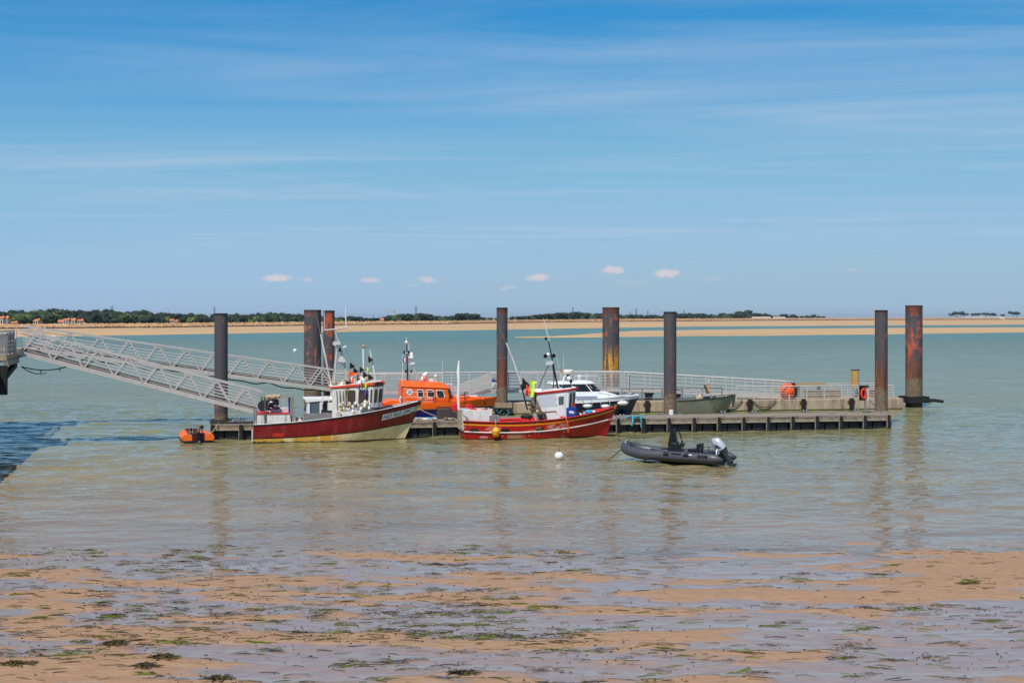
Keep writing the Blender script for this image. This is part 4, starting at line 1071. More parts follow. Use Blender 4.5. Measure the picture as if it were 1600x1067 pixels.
def window(parent, C, u0, u1, v0, v1, fm, gm, fr=.05, rnd_=.12, off=.012):
    f = MB(); du, dv = fr * (u1 - u0) * 1.6, fr * (v1 - v0) * 1.6
    panel(f, C, u0 - du, u1 + du, v0 - dv, v1 + dv, off, .02, None, rnd_); w_ = f.build('window', fm, parent)
    g_ = MB(); panel(g_, C, u0, u1, v0, v1, off + .008, .016, None, rnd_); g_.build('pane', gm, w_)
    return w_
def pen(a, b, w, m, nm, parent, label, group, cl_, flag_='tri', fw_=.5, fh=.35, droop=.0):
    """a fishing marker: cane with a small flag near its top"""
    a, b = Vector(a), Vector(b); t_ = thing('marker_flag', label, 'flag', a, 0, group); t_.parent = None
    MB().tube([(0, 0, 0), b - a], w, 5).build('pole', M['bamboo'], t_)
    d = (b - a); m2 = MB(); nu, nv = 5, 4; ph = ru(0, 6); lean = ru(.55, .85)
    rows = []
    for j in range(nv + 1):
        v = j / nv; row = []
        for i in range(nu + 1):
            u = i / nu
            if flag_ == 'tri': zz_ = -fh * (.5 + (v - .5) * (1 - .92 * u)); xx_ = fw_ * u
            else: zz_ = -fh * v * (1 - .12 * u); xx_ = fw_ * u * (1 - .22 * v)
            row.append(d + Vector((xx_ * (1 if flag_ == 'tri' else lean), .05 * math.sin(u * 5 + v * 2 + ph) * (.3 + u), zz_ - (.10 + droop) * u * u * (0.3 if flag_ == 'tri' else 1) - .02 * math.sin(u * 7 + ph))))
        rows.append(row)
    m2.sheet(rows)
    m2.build('flag', cl_, t_, smooth=50, fixn=False)
    return t_
def floodlamp(parent, c, m=None):
    m2 = MB(); m2.lathe([(.05, -.08), (.11, .0), (.13, .07), (.0, .06)], 10, c, Matrix.Rotation(R(100), 3, 'X')); return m2.build('deck_lamp', m or M['white_pl'], parent, smooth=40)

# ------------------------------------------------------------------ burgundy fishing boat
F1 = Frame(-14.80, 78.10, PSL)
L1 = F1.at(660, 626, 0).x
zs1 = lambda t: 1.02 + .36 * t + .84 * t * t
zl1 = lambda t: .27 + .10 * t + .62 * t * t
h1 = Hull(L1, [lambda t: -.55, lambda t: -.05, lambda t: .07, lambda t: zl1(t) * .5 + .02, lambda t: zl1(t) - .035, lambda t: zl1(t) + .035, lambda t: zl1(t) * .66 + zs1(t) * .34, lambda t: zl1(t) * .33 + zs1(t) * .67, zs1],
          lambda t: 1.45 * (1 - max(0, (t - .42) / .58) ** 2.3) * (.86 + .14 * min(1, t / .35)) + .012, lambda t: .16 + .62 * sm(.45, 1, t), 1.32, .06)
b1 = thing('fishing_boat', 'burgundy and cream fishing boat with white wheelhouse and many coloured flags', 'boat', F1.loc(), F1.a)
BURG = mat('burgundy_hull_paint', lin(132, 10, 26), .3, 0, .14, 1.6, lin(156, 70, 66), .22, 2.6, coat=.25, streak=True)
def cream_mat():
    m = bpy.data.materials.new('stained_cream_hull_paint'); m.use_nodes = True; t = m.node_tree; g = NG(t); p = t.nodes['Principled BSDF']
    o = g.n('ShaderNodeTexCoord').outputs['Object']; s = g.n('ShaderNodeSeparateXYZ', i_0=o); x, z = s.outputs[0], s.outputs[2]
    n1 = g.noise(o, 2.2, 5, .65); st = g.noise(g.mapping(o, scale=(4, 4, .5)), 1.0, 5, .65); bl = g.noise(g.mapping(o, scale=(1.2, .2, .05)), 1.0, 1, .4)
    base = g.mix(g.mr(n1, .35, .65), lin(250, 230, 180), lin(232, 202, 142))
    yb = g.math('MULTIPLY', g.mr(bl, .50, .52), g.mr(x, 5.4, 4.2))
    base = g.mix(g.math('MULTIPLY', yb, .85), base, lin(232, 170, 44))
    one = g.math('MULTIPLY', g.mr(x, 3.70, 3.74), g.mr(x, 4.36, 4.32)); base = g.mix(g.math('MULTIPLY', one, .9), base, lin(236, 168, 30))
    base = g.mix(g.mr(st, .56, .70, 0, .6), base, lin(168, 122, 62))
    t.links.new(base, p.inputs['Base Color']); p.inputs['Roughness'].default_value = .45
    return m
BOOT = mat('weedy_red_antifouling', lin(104, 34, 28), .7, 0, .2, 3, lin(48, 56, 20), .55, 2.5)
h1.shell('hull', [BURG, cream_mat(), M['black_gl'], BOOT], [3, 3, 1, 1, 2, 0, 0, 0], b1)
h1.inside(b1, lambda t: .62 - .15 * t, M['white_dirty'], M['redpaint'])
h1.strake('cap_rail', M['black_gl'], lambda t: zs1(t) + .0, .045, b1, 0, .985, .0)
h1.strake('cap_board', M['white_dirty'], lambda t: zs1(t) + .045, .028, b1, 0, .97, -.02)
m2 = MB()
for i in range(46):
    t = ru(.0, .5); p_ = h1.pt(t, ru(.0, .08), -1, .012); m2.ball(p_, ru(.03, .07), 6, 4, sq=(1.5, .4, .8))
tag(m2.build('weed_fringe', M['weedgreen'], b1), kind='stuff')
# stem head
MB().bar(h1.pt(1, zs1(1), -1) + Vector((-.12, 0, -.1)), h1.pt(1, zs1(1), -1) + Vector((.10, 0, .20)), .12, .16).build('stem_head', M['wood'], b1)
# number board and painted flower
tA, tB = h1.tz(F1.at(597, 652, -1.0).x, 1.3), h1.tz(F1.at(643, 645, -.5).x, 1.6)
zp0 = lambda t: zs1(t) - .62 + .10 * (t - tA); zp1 = lambda t: zs1(t) - .26
m2 = MB(); h1.patch(m2, tA, tB, zp0, zp1, .034, n=24); m2.build('number_board', M['white'], b1)
h1.text('NO 922 296', tA + .008, tB - .006, lambda t: zp0(t) + .06, .23, .046).build('registration_number', M['black'], b1, fixn=False)
tF = h1.tz(F1.at(648, 645, -.3).x, 1.6)
def decal(pts, m, nm, o_=.05):
    vs = [h1.pt(tF + a_ * .1, zs1(tF) - .45 + b_, -1, o_) for a_, b_ in pts]; k = len(vs)
    MB().add(vs, [tuple(range(k))]).build(nm, m, b1, fixn=False)
FG, FY = mat('painted_green', lin(60, 140, 50), .5), mat('painted_yellow', lin(222, 196, 30), .5)
decal([(-.10, -.42), (-.06, -.42), (.00, -.10), (.05, .02), (.0, .04), (-.04, -.1)], FG, 'painted_stem')
decal([(-.13, -.40), (-.10, -.40), (-.12, -.20), (-.17, -.12)], FG, 'painted_leaf')
for q_ in range(6):
    a_ = q_ * math.pi / 3; cx_, cz_ = .03 + .02 * (q_ % 2), .08
    decal([(cx_, cz_), (cx_ + .10 * math.cos(a_ - .4), cz_ + .12 * math.sin(a_ - .4)), (cx_ + .17 * math.cos(a_), cz_ + .19 * math.sin(a_)), (cx_ + .10 * math.cos(a_ + .4), cz_ + .12 * math.sin(a_ + .4))], FY, 'painted_petal', .052 + .002 * q_)
m2 = MB(); h1.patch(m2, h1.tz(F1.at(426, 682, -1.3).x, .5), h1.tz(F1.at(444, 680, -1.3).x, .5), lambda t: .36, lambda t: .58, .03, n=3); m2.build('stern_hatch_panel', M['redpaint'], b1)
m2 = MB(); h1.patch(m2, h1.tz(F1.at(498, 674, -1.4).x, .7), h1.tz(F1.at(516, 672, -1.4).x, .7), lambda t: .62, lambda t: .82, .028, n=3); m2.build('freeing_port', BURG, b1)
# transom fender and rudder fittings
MB().bb(-.10, -.02, -1.0, -.75, .1, .75).build('trim_bracket', M['alu'], b1)
# stern box with red rim
a_, b_ = F1.at(399, 646, -1.05), F1.at(453, 662, -1.05)
MB().bb(a_.x + .1, b_.x, -1.05, .95, .45, a_.z - .05).build('net_bin', M['white_dirty'], b1)
MB().bb(a_.x + .08, b_.x + .02, -1.08, .98, a_.z - .05, a_.z).build('net_bin_rim', M['redpaint'], b1)
MB().bb(a_.x + .1, b_.x, -1.065, -1.052, .98, 1.0).build('net_bin_seam', M['alu_dk'], b1)
for dx_ in (0, .12): MB().tube([F1.at(397, 662, -1.0) + Vector((dx_, 0, -.4)), F1.at(397, 640, -1.0) + Vector((dx_, 0, 0))], .045, 6).build('stern_post', M['steel'], b1)
# gantry
for (x0, l, m_) in ((413.5, -1.1, M['gear']), (409, .9, M['gear']), (458, -1.1, M['timber']), (455, .9, M['timber'])):
    MB().bar(F1.at(x0 + 1, 662, l) - Vector((0, 0, .3)), F1.at(x0, 620, l), .09, .09).build('gantry_post', m_, b1)
MB().bar(F1.at(452, 656, -.9), F1.at(452, 620, -.9), .10, .12).build('gantry_blue_post', M['blue'], b1)
for l in (-1.1, .9): MB().bar(F1.at(410, 621, l), F1.at(458, 619, l), .08, .09).build('gantry_beam', M['timber_lt'], b1)
MB().bar(F1.at(458, 619, -1.15), F1.at(458, 619, .95), .08, .08).build('gantry_beam', M['timber'], b1)
m2 = MB()
for i in range(12): m2.ball(F1.at(418 + i * 1.6, 620 + ru(-1, 1), -1.1) , ru(.09, .13), 7, 5)
m2.build('rolled_net', M['rope'], b1, smooth=60)
m2 = MB()                                            # line hauler
m2.lathe([(.30, -.10), (.14, -.03), (.14, .03), (.30, .10)], 16, F1.at(411, 634, -1.0), Matrix.Rotation(R(80), 3, 'X')); m2.build('line_hauler', M['black'], b1, smooth=40)
MB().prism([(p_.x, p_.z) for p_ in (F1.at(404, 636, -1), F1.at(410, 630, -1), F1.at(413, 640, -1), F1.at(408, 643, -1))], -1.0, -.6).build('hauler_guard', M['orange_red'], b1)
m2 = MB()
for i in range(70):
    c_ = F1.at(ru(414, 434), ru(624, 641), ru(-.9, .5)); m2.ball(c_, ru(.05, .13), 6, 4, m=random.choice((0, 0, 1, 2, 3)), sq=(1.3, 1, .8))
tag(m2.build('heaped_gear', [M['gear'], M['black'], M['white_pl'], M['blue']], b1, smooth=60), kind='stuff')
m2 = MB()
for i in range(3): m2.lathe([(.26, -.06), (.26, .06)], 14, F1.at(428 + 9 * i, 643, -.2), Matrix.Rotation(R(70 + 15 * i), 3, 'X'))
m2.build('net_drums', M['white_pl'], b1, smooth=40)
for x0 in (436, 442): MB().tube([F1.at(x0, 645, .2), F1.at(x0 + 2, 624, .2), F1.at(x0 + 6, 624, .2), F1.at(x0 + 9, 644, .2)], .03, 6).build('rail_hoop', M['alu'], b1)
# little helm shelter
hb = [F1.at(x, 650, l) for x, l in ((477, -.75), (515, -.75), (515, .75), (477, .75))]
sh = MB(); a_, b_ = F1.at(474, 622, -.8), F1.at(520, 622, -.8)
sh.prism([(a_.x, a_.z), (b_.x + .05, a_.z), (b_.x + .05, a_.z - .14), (a_.x + .18, a_.z - .26)], -.82, .82); shr = bevel(sh.build('shelter_roof', M['white'], b1), .03)
c0, c1, c2 = F1.at(480, 648, -.75), F1.at(500, 648, -.75), F1.at(517, 650, -.75); zr = a_.z - .15
MB().bb(c0.x, c0.x + .14, -.78, .78, c0.z - .3, zr).build('shelter_back', M['white'], b1)
MB().bb(c1.x - .02, c1.x + .06, -.77, -.70, c0.z - .2, zr).build('shelter_pillar', M['white'], b1)
MB().bb(c0.x + .15, c1.x - .03, -.765, -.745, c0.z, zr - .03).build('side_window', M['glass_g'], b1)
MB().bar(F1.at(486, 648, -.78), F1.at(484, 628, -.78), .02, .07).build('blue_strap', M['blue'], b1)
MB().bb(F1.at(476, 654, -.8).x, F1.at(521, 654, -.8).x, -.84, .84, .62, F1.at(500, 645.5, -.84).z).build('engine_casing', M['alu_dk'], b1)
MB().tube([F1.at(503, 640, -.8), F1.at(503.5, 622, -.8), F1.at(506, 619.5, -.8), F1.at(513, 619.5, -.8), F1.at(514, 628, -.8)], .035, 6).build('rail_hoop', M['white'], b1)
MB().bb(F1.at(512, 640, -.8).x, F1.at(522, 640, -.8).x, -.85, -.3, F1.at(512, 641, -.8).z, F1.at(512, 629, -.8).z).build('white_tank', M['white_dirty'], b1)
MB().bb(F1.at(524, 640, -1.0).x, F1.at(563, 640, -1.0).x, -1.22, -.3, zs1(.5) - .3, F1.at(540, 643, -1.22).z).build('side_locker', M['white_dirty'], b1)
for x0 in (533, 553): MB().lathe([(.05, 0), (.05, .02)], 8, F1.at(x0, 648, -1.225), Matrix.Rotation(R(90), 3, 'X')).build('locker_hole', M['black'], b1)
MB().bb(F1.at(563, 640, -1.0).x, F1.at(597, 640, -1.0).x, -.80, .80, zs1(.6) - .30, F1.at(580, 638.5, -1.05).z).build('red_casing', M['redpaint'], b1)
MB().bb(F1.at(562, 640, -1.0).x, F1.at(598, 640, -1.0).x, -1.07, 1.07, F1.at(580, 638.5, -1.05).z, F1.at(580, 637, -1.05).z).build('casing_trim', M['black'], b1)
# wheelhouse
X = lambda x, l: F1.at(x, 620, l).x
zb_, zt_ = 1.05, F1.at(560, 607, -.98).z
pb_ = [(X(519, -.98), -.98), (X(580, -.98), -.98), (X(594, -.5), -.55), (X(594, -.5), .55), (X(580, -.98), .98), (X(519, -.98), .98)]
pt1 = [(X(519, -.98), -.98), (X(583, -.98), -.98), (X(600, -.5), -.55), (X(600, -.5), .55), (X(583, -.98), .98), (X(519, -.98), .98)]
m2 = MB(); loft_house(m2, pb_, zb_, pt1, [zt_, zt_ + .10, zt_ + .14, zt_ + .14, zt_ + .10, zt_]); m2.build('wheelhouse', M['white_dirty'], b1)
ex = lambda P_, k: [((p_[0] - P_[0][0]) * k + P_[0][0] - .12, p_[1] * k) for p_ in P_]
m2 = MB(); loft_house(m2, ex(pt1, 1.05), [zt_ + .0, zt_ + .14, zt_ + .18, zt_ + .18, zt_ + .14, zt_], ex(pt1, 1.06), [zt_ + .12, zt_ + .34, zt_ + .40, zt_ + .40, zt_ + .34, zt_ + .12])
bevel(m2.build('roof', M['orange_red'], b1), .04)
m2 = MB(); loft_house(m2, ex(pt1, 1.0), [zt_ + .125, zt_ + .345, zt_ + .405, zt_ + .405, zt_ + .345, zt_ + .125], ex(pt1, .98), [zt_ + .15, zt_ + .36, zt_ + .42, zt_ + .42, zt_ + .36, zt_ + .15]); m2.build('roof_top', M['white_dirty'], b1)
side = [(pb_[0][0], -.98, zb_), (pb_[1][0], -.98, zb_), (pt1[1][0], -.98, zt_ + .10), (pt1[0][0], -.98, zt_)]
frn = [(pb_[1][0], -.98, zb_), (pb_[2][0], -.55, zb_), (pt1[2][0], -.55, zt_ + .14), (pt1[1][0], -.98, zt_ + .10)]
ux = lambda x: (X(x, -.98) - pb_[0][0]) / (pb_[1][0] - pb_[0][0])
for (x0, x1, v0) in ((542, 554, .50), (558.5, 573.5, .52), (576.5, 582.5, .54)): window(b1, side, ux(x0), min(ux(x1), .985), v0, .93, M['white_dirty'], M['glass_b'])
window(b1, frn, .12, .42, .55, .93, M['white'], M['glass_b']); window(b1, frn, .55, .9, .55, .93, M['white'], M['glass_b'])
MB().bb(X(587, -1.0), X(598, -1.0), -1.09, -1.05, zt_ + .17, zt_ + .36).build('roof_vent', M['black'], b1)
for x0 in (526, 531, 536, 540): MB().tube([F1.at(x0 + 1, 642, -1.06), F1.at(x0, 610, -1.02)], .022, 5).build('drain_pipe', random.choice((M['gear'], M['steel'])), b1)
m2 = MB()
for i in range(40): m2.ball(F1.at(ru(530, 580), ru(628, 643), -1.08 + ru(-.1, .02)), ru(.04, .11), 6, 4, m=random.choice((0, 0, 1, 2)), sq=(1, .6, 1.4))
tag(m2.build('hanging_gear', [M['white_pl'], M['rope'], M['gear']], b1, smooth=60), kind='stuff')
m2 = MB()
for i in range(30): m2.ball(F1.at(ru(522, 548), ru(598, 605), ru(-.7, .7)), ru(.08, .17), 7, 5, m=random.choice((0, 0, 1, 2)))
for i in range(36): m2.ball(F1.at(ru(550, 576), ru(592, 603), ru(-.7, .7)), ru(.08, .18), 7, 5, m=random.choice((0, 0, 0, 3, 1)))
tag(m2.build('roof_floats', [M['white_pl'], M['rope'], M['bamboo'], M['blue_cl']], b1, smooth=60), kind='stuff')
# mast and rigging
def spar(name, pts, r, m, lats=-.0): return MB().tube([F1.at(x, y, l) for x, y, l in pts], r, 7).build(name, m, b1, smooth=60)
spar('mast_leg', [(545, 604, -.3), (536, 560, -.15), (523.5, 516, 0)], [.06, .055, .045], M['alu'])
spar('mast_leg', [(522, 604, -.5), (527, 538, -.2)], [.055, .045], M['alu']); spar('mast_leg', [(519, 604, .5), (526.5, 540, -.1)], [.05, .04], M['alu'])
spar('mast_step', [(527, 548, -.2), (535, 549, -.15)], .035, M['steel'])
spar('crosstree', [(507, 516, 0), (524, 514.5, 0), (542, 511.5, 0)], .045, M['alu'])
spar('whip_antenna', [(541, 513, 0), (540.3, 495, 0), (539.5, 476.5, 0)], [.035, .03, .02], M['white']); spar('whip_antenna', [(507, 516, 0), (506.5, 475, 0)], .012, M['white'])
spar('outrigger_pole', [(517, 600, -.9), (509, 561, -.9), (501, 522, -.9)], [.06, .055, .045], M['white_dirty']); spar('outrigger_tip', [(501, 523, -.9), (492.5, 484, -.9)], [.022, .012], M['steel'])
spar('stub_mast', [(568.5, 594, -.2), (567.5, 545, -.2)], .05, M['white']); spar('stub_mast', [(586.5, 592, -.3), (582, 566, -.3), (577.8, 546, -.3)], [.055, .05, .045], M['white_dirty'])
MB().ball(F1.at(568.5, 541, -.2), .10, 8, 6).build('mast_lamp', M['bamboo'], b1, smooth=60)
for (x, y) in ((523, 536), (528.5, 535), (531, 562), (536, 563), (533, 559)): floodlamp(b1, F1.at(x, y, -.3))
MB().prism([(p_.x, p_.z) for p_ in (F1.at(527.5, 565, -.3), F1.at(538, 566, -.3), F1.at(534, 571, -.3))], -.4, -.1).build('lamp_bracket', M['alu_dk'], b1)
MB().bb(F1.at(529, 548, -.25).x, F1.at(533, 548, -.25).x, -.35, -.15, F1.at(530, 549, -.25).z, F1.at(530, 544, -.25).z).build('camera_box', M['black'], b1)
MB().bar(F1.at(536, 543, -.1), F1.at(541, 540.5, -.1), .08, .10).build('horn', M['white'], b1)
for (x0, y0, x1, y1) in ((523.5, 516, 567, 596), (523.5, 516, 470, 619)): MB().tube([F1.at(x0, y0, 0), F1.at(x1, y1, 0)], .008, 4).build('stay', M['steel'], b1)
# flags standing along the wheelhouse roof (each can be lifted out)
def flag1(x, y, l, cl_, label, kind='tri', fw_=.30, fh=.42, xb=None, yb=600):
    a_ = fw(F1, F1.at(xb or x + ru(-3, 3), yb, l)); b_ = fw(F1, F1.at(x, y, l)); pen(a_, b_, .014, None, None, None, label, 'marker flags on the burgundy boat', cl_, kind, fw_, fh)
for (x, y) in ((546.5, 566), (552, 574), (561.5, 572), (567, 580), (575.5, 584), (575, 556)): flag1(x, y, -.4, M['black_cl'], 'small black pennant on a cane above the burgundy boat wheelhouse')
flag1(545.5, 579, -.6, M['orange_cl'], 'large orange pennant flag on the burgundy boat wheelhouse roof', 'tri', .50, .34)
flag1(549.5, 590, -.7, M['orange_cl'], 'hanging narrow orange flag below the large orange pennant', 'quad', .16, .52, yb=604)
flag1(546, 589, -.7, M['red_cl'], 'red flag drooping beside the narrow orange flag', 'quad', .12, .36, yb=604)
flag1(557.5, 583, -.5, M['red_cl'], 'red flag standing between black pennants on wheelhouse roof', 'quad', .14, .36)
flag1(572.5, 573, -.4, M['hiviz'], 'lime yellow flag on the tallest cane over the burgundy boat', 'quad', .20, .30)
flag1(570, 597, -1.05, M['hiviz'], 'lime yellow flag hanging over the wheelhouse window', 'quad', .16, .50, yb=607)
flag1(564, 593, -1.05, M['green_cl'], 'green flag hanging over the wheelhouse roof edge', 'quad', .12, .42, yb=604)
flag1(541, 608, -1.1, M['green_cl'], 'small green flag below the wheelhouse roof edge', 'quad', .12, .28, yb=603)
flag1(570, 607, -1.1, M['blue_cl'], 'blue flag hanging before the wheelhouse window', 'quad', .2, .40, yb=604)
flag1(560, 601, -1.1, M['blue_cl'], 'small dark blue flag by the green flag', 'quad', .12, .3, yb=604)
flag1(540, 594, -.8, M['black_cl'], 'wide black flag lying on the wheelhouse roof edge', 'tri', .38, .3, yb=604)

# ------------------------------------------------------------------ red fishing boat
F2 = Frame(-3.02, 80.0, PSL)
L2 = F2.at(962, 634, 0).x
zs2 = lambda t: 1.12 - .42 * t * (1 - t) * 1.6 + .63 * t ** 2.2
zw2 = lambda t: .50 - .62 * t + 1.17 * t * t
h2 = Hull(L2, [lambda t: -.55, lambda t: -.04, lambda t: .06, lambda t: zw2(t) * .5 + .02, lambda t: zw2(t) - .03, lambda t: zw2(t) + .03, lambda t: zw2(t) * .5 + zs2(t) * .5, lambda t: zs2(t) - .22, lambda t: zs2(t) - .15, lambda t: zs2(t) - .09, zs2],
          lambda t: 1.38 * (1 - max(0, (t - .45) / .55) ** 2.3) * (.84 + .16 * min(1, t / .35)) + .012, lambda t: .17 + .60 * sm(.45, 1, t), .75, .18)
b2 = thing('fishing_boat', 'bright red fishing boat with yellow stripe, peeling paint and white wheelhouse', 'boat', F2.loc(), F2.a)
def red_mat():
    m = bpy.data.materials.new('peeling_red_hull_paint'); m.use_nodes = True; t = m.node_tree; g = NG(t); p = t.nodes['Principled BSDF']
    o = g.n('ShaderNodeTexCoord').outputs['Object']; s = g.n('ShaderNodeSeparateXYZ', i_0=o); x, z = s.outputs[0], s.outputs[2]
    n1 = g.noise(o, 1.5, 4, .6); n2 = g.noise(o, 4.5, 6, .75); n3 = g.noise(g.mapping(o, (3, 1, 7), scale=(1, 1, 1.6)), .8, 3, .5)
    base = g.mix(g.mr(n1, .35, .65), lin(204, 26, 22), lin(172, 16, 18))
    pe = g.math('MULTIPLY', g.mr(n2, .56, .60), g.mr(n3, .53, .60)); pe = g.math('MULTIPLY', pe, g.mr(x, 6.6, 6.2))
    for (cx, cz, rx, rz) in ((1.75, .62, .55, .18), (5.6, .72, .8, .20), (1.2, .16, .3, .1)):
        d = g.math('ADD', g.math('POWER', g.math('DIVIDE', g.math('SUBTRACT', x, cx), rx), 2.0), g.math('POWER', g.math('DIVIDE', g.math('SUBTRACT', z, cz), rz), 2.0))
        pe = g.math('MAXIMUM', pe, g.math('MULTIPLY', g.mr(d, 1.0, .4), g.mr(n2, .46, .50)))
    base = g.mix(g.math('MULTIPLY', pe, .8), base, lin(226, 176, 166))
    pl = g.math('MULTIPLY', g.math('MULTIPLY', g.mr(x, 2.55, 2.6), g.mr(x, 3.5, 3.4)), g.mr(z, .34, .30)); base = g.mix(g.math('MULTIPLY', pl, .8), base, lin(190, 146, 104))
    t.links.new(base, p.inputs['Base Color']); p.inputs['Roughness'].default_value = .38; p.inputs['Coat Weight'].default_value = .15
    return m
h2.shell('hull', [red_mat(), M['white_dirty'], mat('yellow_stripe_paint', lin(240, 170, 10), .4), M['black_gl'], BOOT], [4, 4, 0, 0, 1, 0, 0, 2, 0, 3], b2)
h2.inside(b2, lambda t: .5 - .1 * t, M['redpaint'], M['timber'])
h2.strake('cap_rail', M['redpaint'], lambda t: zs2(t) + .01, .04, b2, 0, .985, -.01)
h2.strake('rubbing_strake', M['white_dirty'], zw2, .042, b2, 0, .97, .015)
MB().bar(h2.pt(1, zs2(1), -1) + Vector((-.1, 0, -.1)), h2.pt(1, zs2(1), -1) + Vector((.03, 0, .14)), .10, .14).build('stem_head', M['wood'], b2)
tA, tB = h2.tz(F2.at(921, 661, -.9).x, 1.0), h2.tz(F2.at(948, 655, -.4).x, 1.2)
h2.text('NO 738627', tA, tB, lambda t: zs2(t) - .55, .20, .04).build('registration_number', mat('faded_black_lettering', lin(52, 20, 22), .6), b2, fixn=False)
def port2(x0, x1, y0, y1, m_, nm):
    a_, b_ = F2.at(x0, y0, -1.25), F2.at(x1, y1, -1.25); m3 = MB(); h2.patch(m3, h2.tz(a_.x, a_.z), h2.tz(b_.x, b_.z), lambda t: b_.z, lambda t: a_.z, .03, n=3); return m3.build(nm, m_, b2)
port2(734, 747.5, 670, 675, M['steel_dk'], 'freeing_port'); port2(782.5, 795.5, 670, 675, M['black'], 'freeing_port'); port2(837, 849.5, 667.5, 673, M['steel_dk'], 'freeing_port')
port2(781, 796, 675.6, 677, M['wood'], 'port_sill'); port2(836.5, 845, 667, 670, M['wood'], 'port_sill')
MB().bb(-.03, .0, -.9, -.5, .55, .85).build('transom_plate', M['white'], b2)
# stern bin
a_, b_ = F2.at(722.5, 641, -.9), F2.at(769, 657, -.9)
MB().bb(a_.x, b_.x, -.9, .95, .6, a_.z).build('net_bin', M['white_dirty'], b2)
MB().bb(a_.x - .25, a_.x - .01, -.85, -.6, .7, a_.z + .02).build('bin_post', M['timber_lt'], b2)
m2 = MB()
for i in range(34): m2.ball(F2.at(ru(735, 768), ru(639.5, 641.5), ru(-.7, .7)), ru(.05, .14), 6, 4, m=random.choice((0, 0, 1, 2)))
tag(m2.build('nets', [M['rope'], M['gear'], M['red_cl']], b2, smooth=60), kind='stuff')
m2 = MB(); a_ = F2.at(729, 655, -1.2); m2.lathe([(.07, -.12), (.05, .1), (.09, .12)], 8, a_); m2.bar(a_ + Vector((-.2, 0, .25)), a_ + Vector((.15, 0, -.05)), .06, .06); m2.build('winch_head', M['steel'], b2)
a_, b_ = F2.at(765, 649, -1.0), F2.at(780, 658, -1.0); MB().bb(a_.x, b_.x, -1.1, -.55, .75, a_.z).build('deck_box', M['alu_dk'], b2)
MB().tube([F2.at(782, 656, -1.1), F2.at(800, 655, -1.0), F2.at(816, 656, -1.1)], .07, 7).build('rolled_hose', M['redpaint'], b2)
m2 = MB(); c_ = F2.at(823, 651, -1.0)
m2.tube([c_ + Vector((.26 * math.cos(q_), .26 * math.sin(q_), 0)) for q_ in np.linspace(0, 2 * math.pi, 17)[:-1]], .11, 8, close=True)
ty = thing('tyre', 'black tyre lying on the rail of the red fishing boat', 'tyre', F2.loc(), F2.a); m2.build('tread', M['tar'], ty, smooth=60)
# wheelhouse
X2 = lambda x, l=-.85: F2.at(x, 630, l).x
zb_, za_, zf_ = .75, F2.at(838, 617, -.85).z, F2.at(893, 609.5, -.85).z
pb_ = [(X2(846), -.85), (X2(886), -.85), (X2(895, -.4), -.42), (X2(895, -.4), .42), (X2(886), .85), (X2(846), .85)]
pt1 = [(X2(838), -.85), (X2(888.5), -.85), (X2(900, -.4), -.42), (X2(900, -.4), .42), (X2(888.5), .85), (X2(838), .85)]
zt2 = [za_, zf_ - .06, zf_, zf_, zf_ - .06, za_]
WH2 = mat('greyish_white_cabin_paint', lin(206, 208, 216), .35, 0, .05, 2)
m2 = MB(); loft_house(m2, pb_, zb_, pt1, zt2); m2.build('wheelhouse', M['white'], b2)
m2 = MB(); loft_house(m2, [(x * 1.0 + (.10 if i in (2, 3) else (-.12 if i in (0, 5) else 0)), y * 1.06) for i, (x, y) in enumerate(pt1)], zt2, [(x + (.14 if i in (2, 3) else (-.16 if i in (0, 5) else 0)), y * 1.08) for i, (x, y) in enumerate(pt1)], [z + .13 for z in zt2])
bevel(m2.build('roof', M['red'], b2), .03)
m2 = MB(); loft_house(m2, pt1, [z + .131 for z in zt2], [(x, y * .9) for x, y in pt1], [z + .17 for z in zt2]); m2.build('roof_top', M['white_dirty'], b2)
side = [(pb_[0][0], -.85, zb_), (pb_[1][0], -.85, zb_), (pt1[1][0], -.85, zt2[1]), (pt1[0][0], -.85, zt2[0])]
frn = [(pb_[1][0], -.85, zb_), (pb_[2][0], -.42, zb_), (pt1[2][0], -.42, zt2[2]), (pt1[1][0], -.85, zt2[1])]
m3 = MB(); panel(m3, side, .02, .60, .60, .955, .006, .01); m3.build('upper_side_panel', WH2, b2)
m3 = MB(); panel(m3, side, .02, .60, .42, .455, .02, .02); m3.build('wooden_strip', M['wood'], b2)
m3 = MB(); panel(m3, side, .60, .90, .04, .93, .022, .03); dr = m3.build('door', M['white'], b2)
m3 = MB(); panel(m3, side, .68, .85, .62, .87, .032, .012, None, .06); m3.build('door_pane', M['glass_g'], dr)
for v_ in (.35, .6, .8): 
    m3 = MB(); panel(m3, side, .595, .615, v_, v_ + .03, .035, .03); m3.build('hinge', M['black'], dr)
window(b2, frn, .10, .48, .50, .92, M['white'], M['glass_b']); window(b2, frn, .60, .92, .50, .92, M['white'], M['glass_b'])
m3 = MB(); panel(m3, frn, .0, 1, .405, .435, .02, .02); m3.build('wooden_strip', M['wood'], b2)
a_, b_ = F2.at(885, 637, -.9), F2.at(900.5, 651, -.9); MB().bb(a_.x, b_.x, -.93, -.45, .98, a_.z).build('blue_bin', M['blue'], b2)
m3 = MB()
for k in range(9): m3.ball(F2.at(893 + ru(-3, 3.5), 644.5 + ru(-2, 2), -.94), ru(.04, .07), 6, 4, sq=(1, .3, 1))
tag(m3.build('bin_marking', M['white_pl'], b2, smooth=60), kind='stuff')
MB().bar(F2.at(897, 640, -.5), F2.at(897, 629, -.5), .12, .12).build('extinguisher', M['red'], b2)
m2 = MB()
for i in range(26): m2.ball(F2.at(ru(903, 948), 648 - ru(0, 5) - (i > 13) * 0, ru(-.2, .4)), ru(.05, .12), 6, 4, m=random.choice((0, 1, 2, 2)))
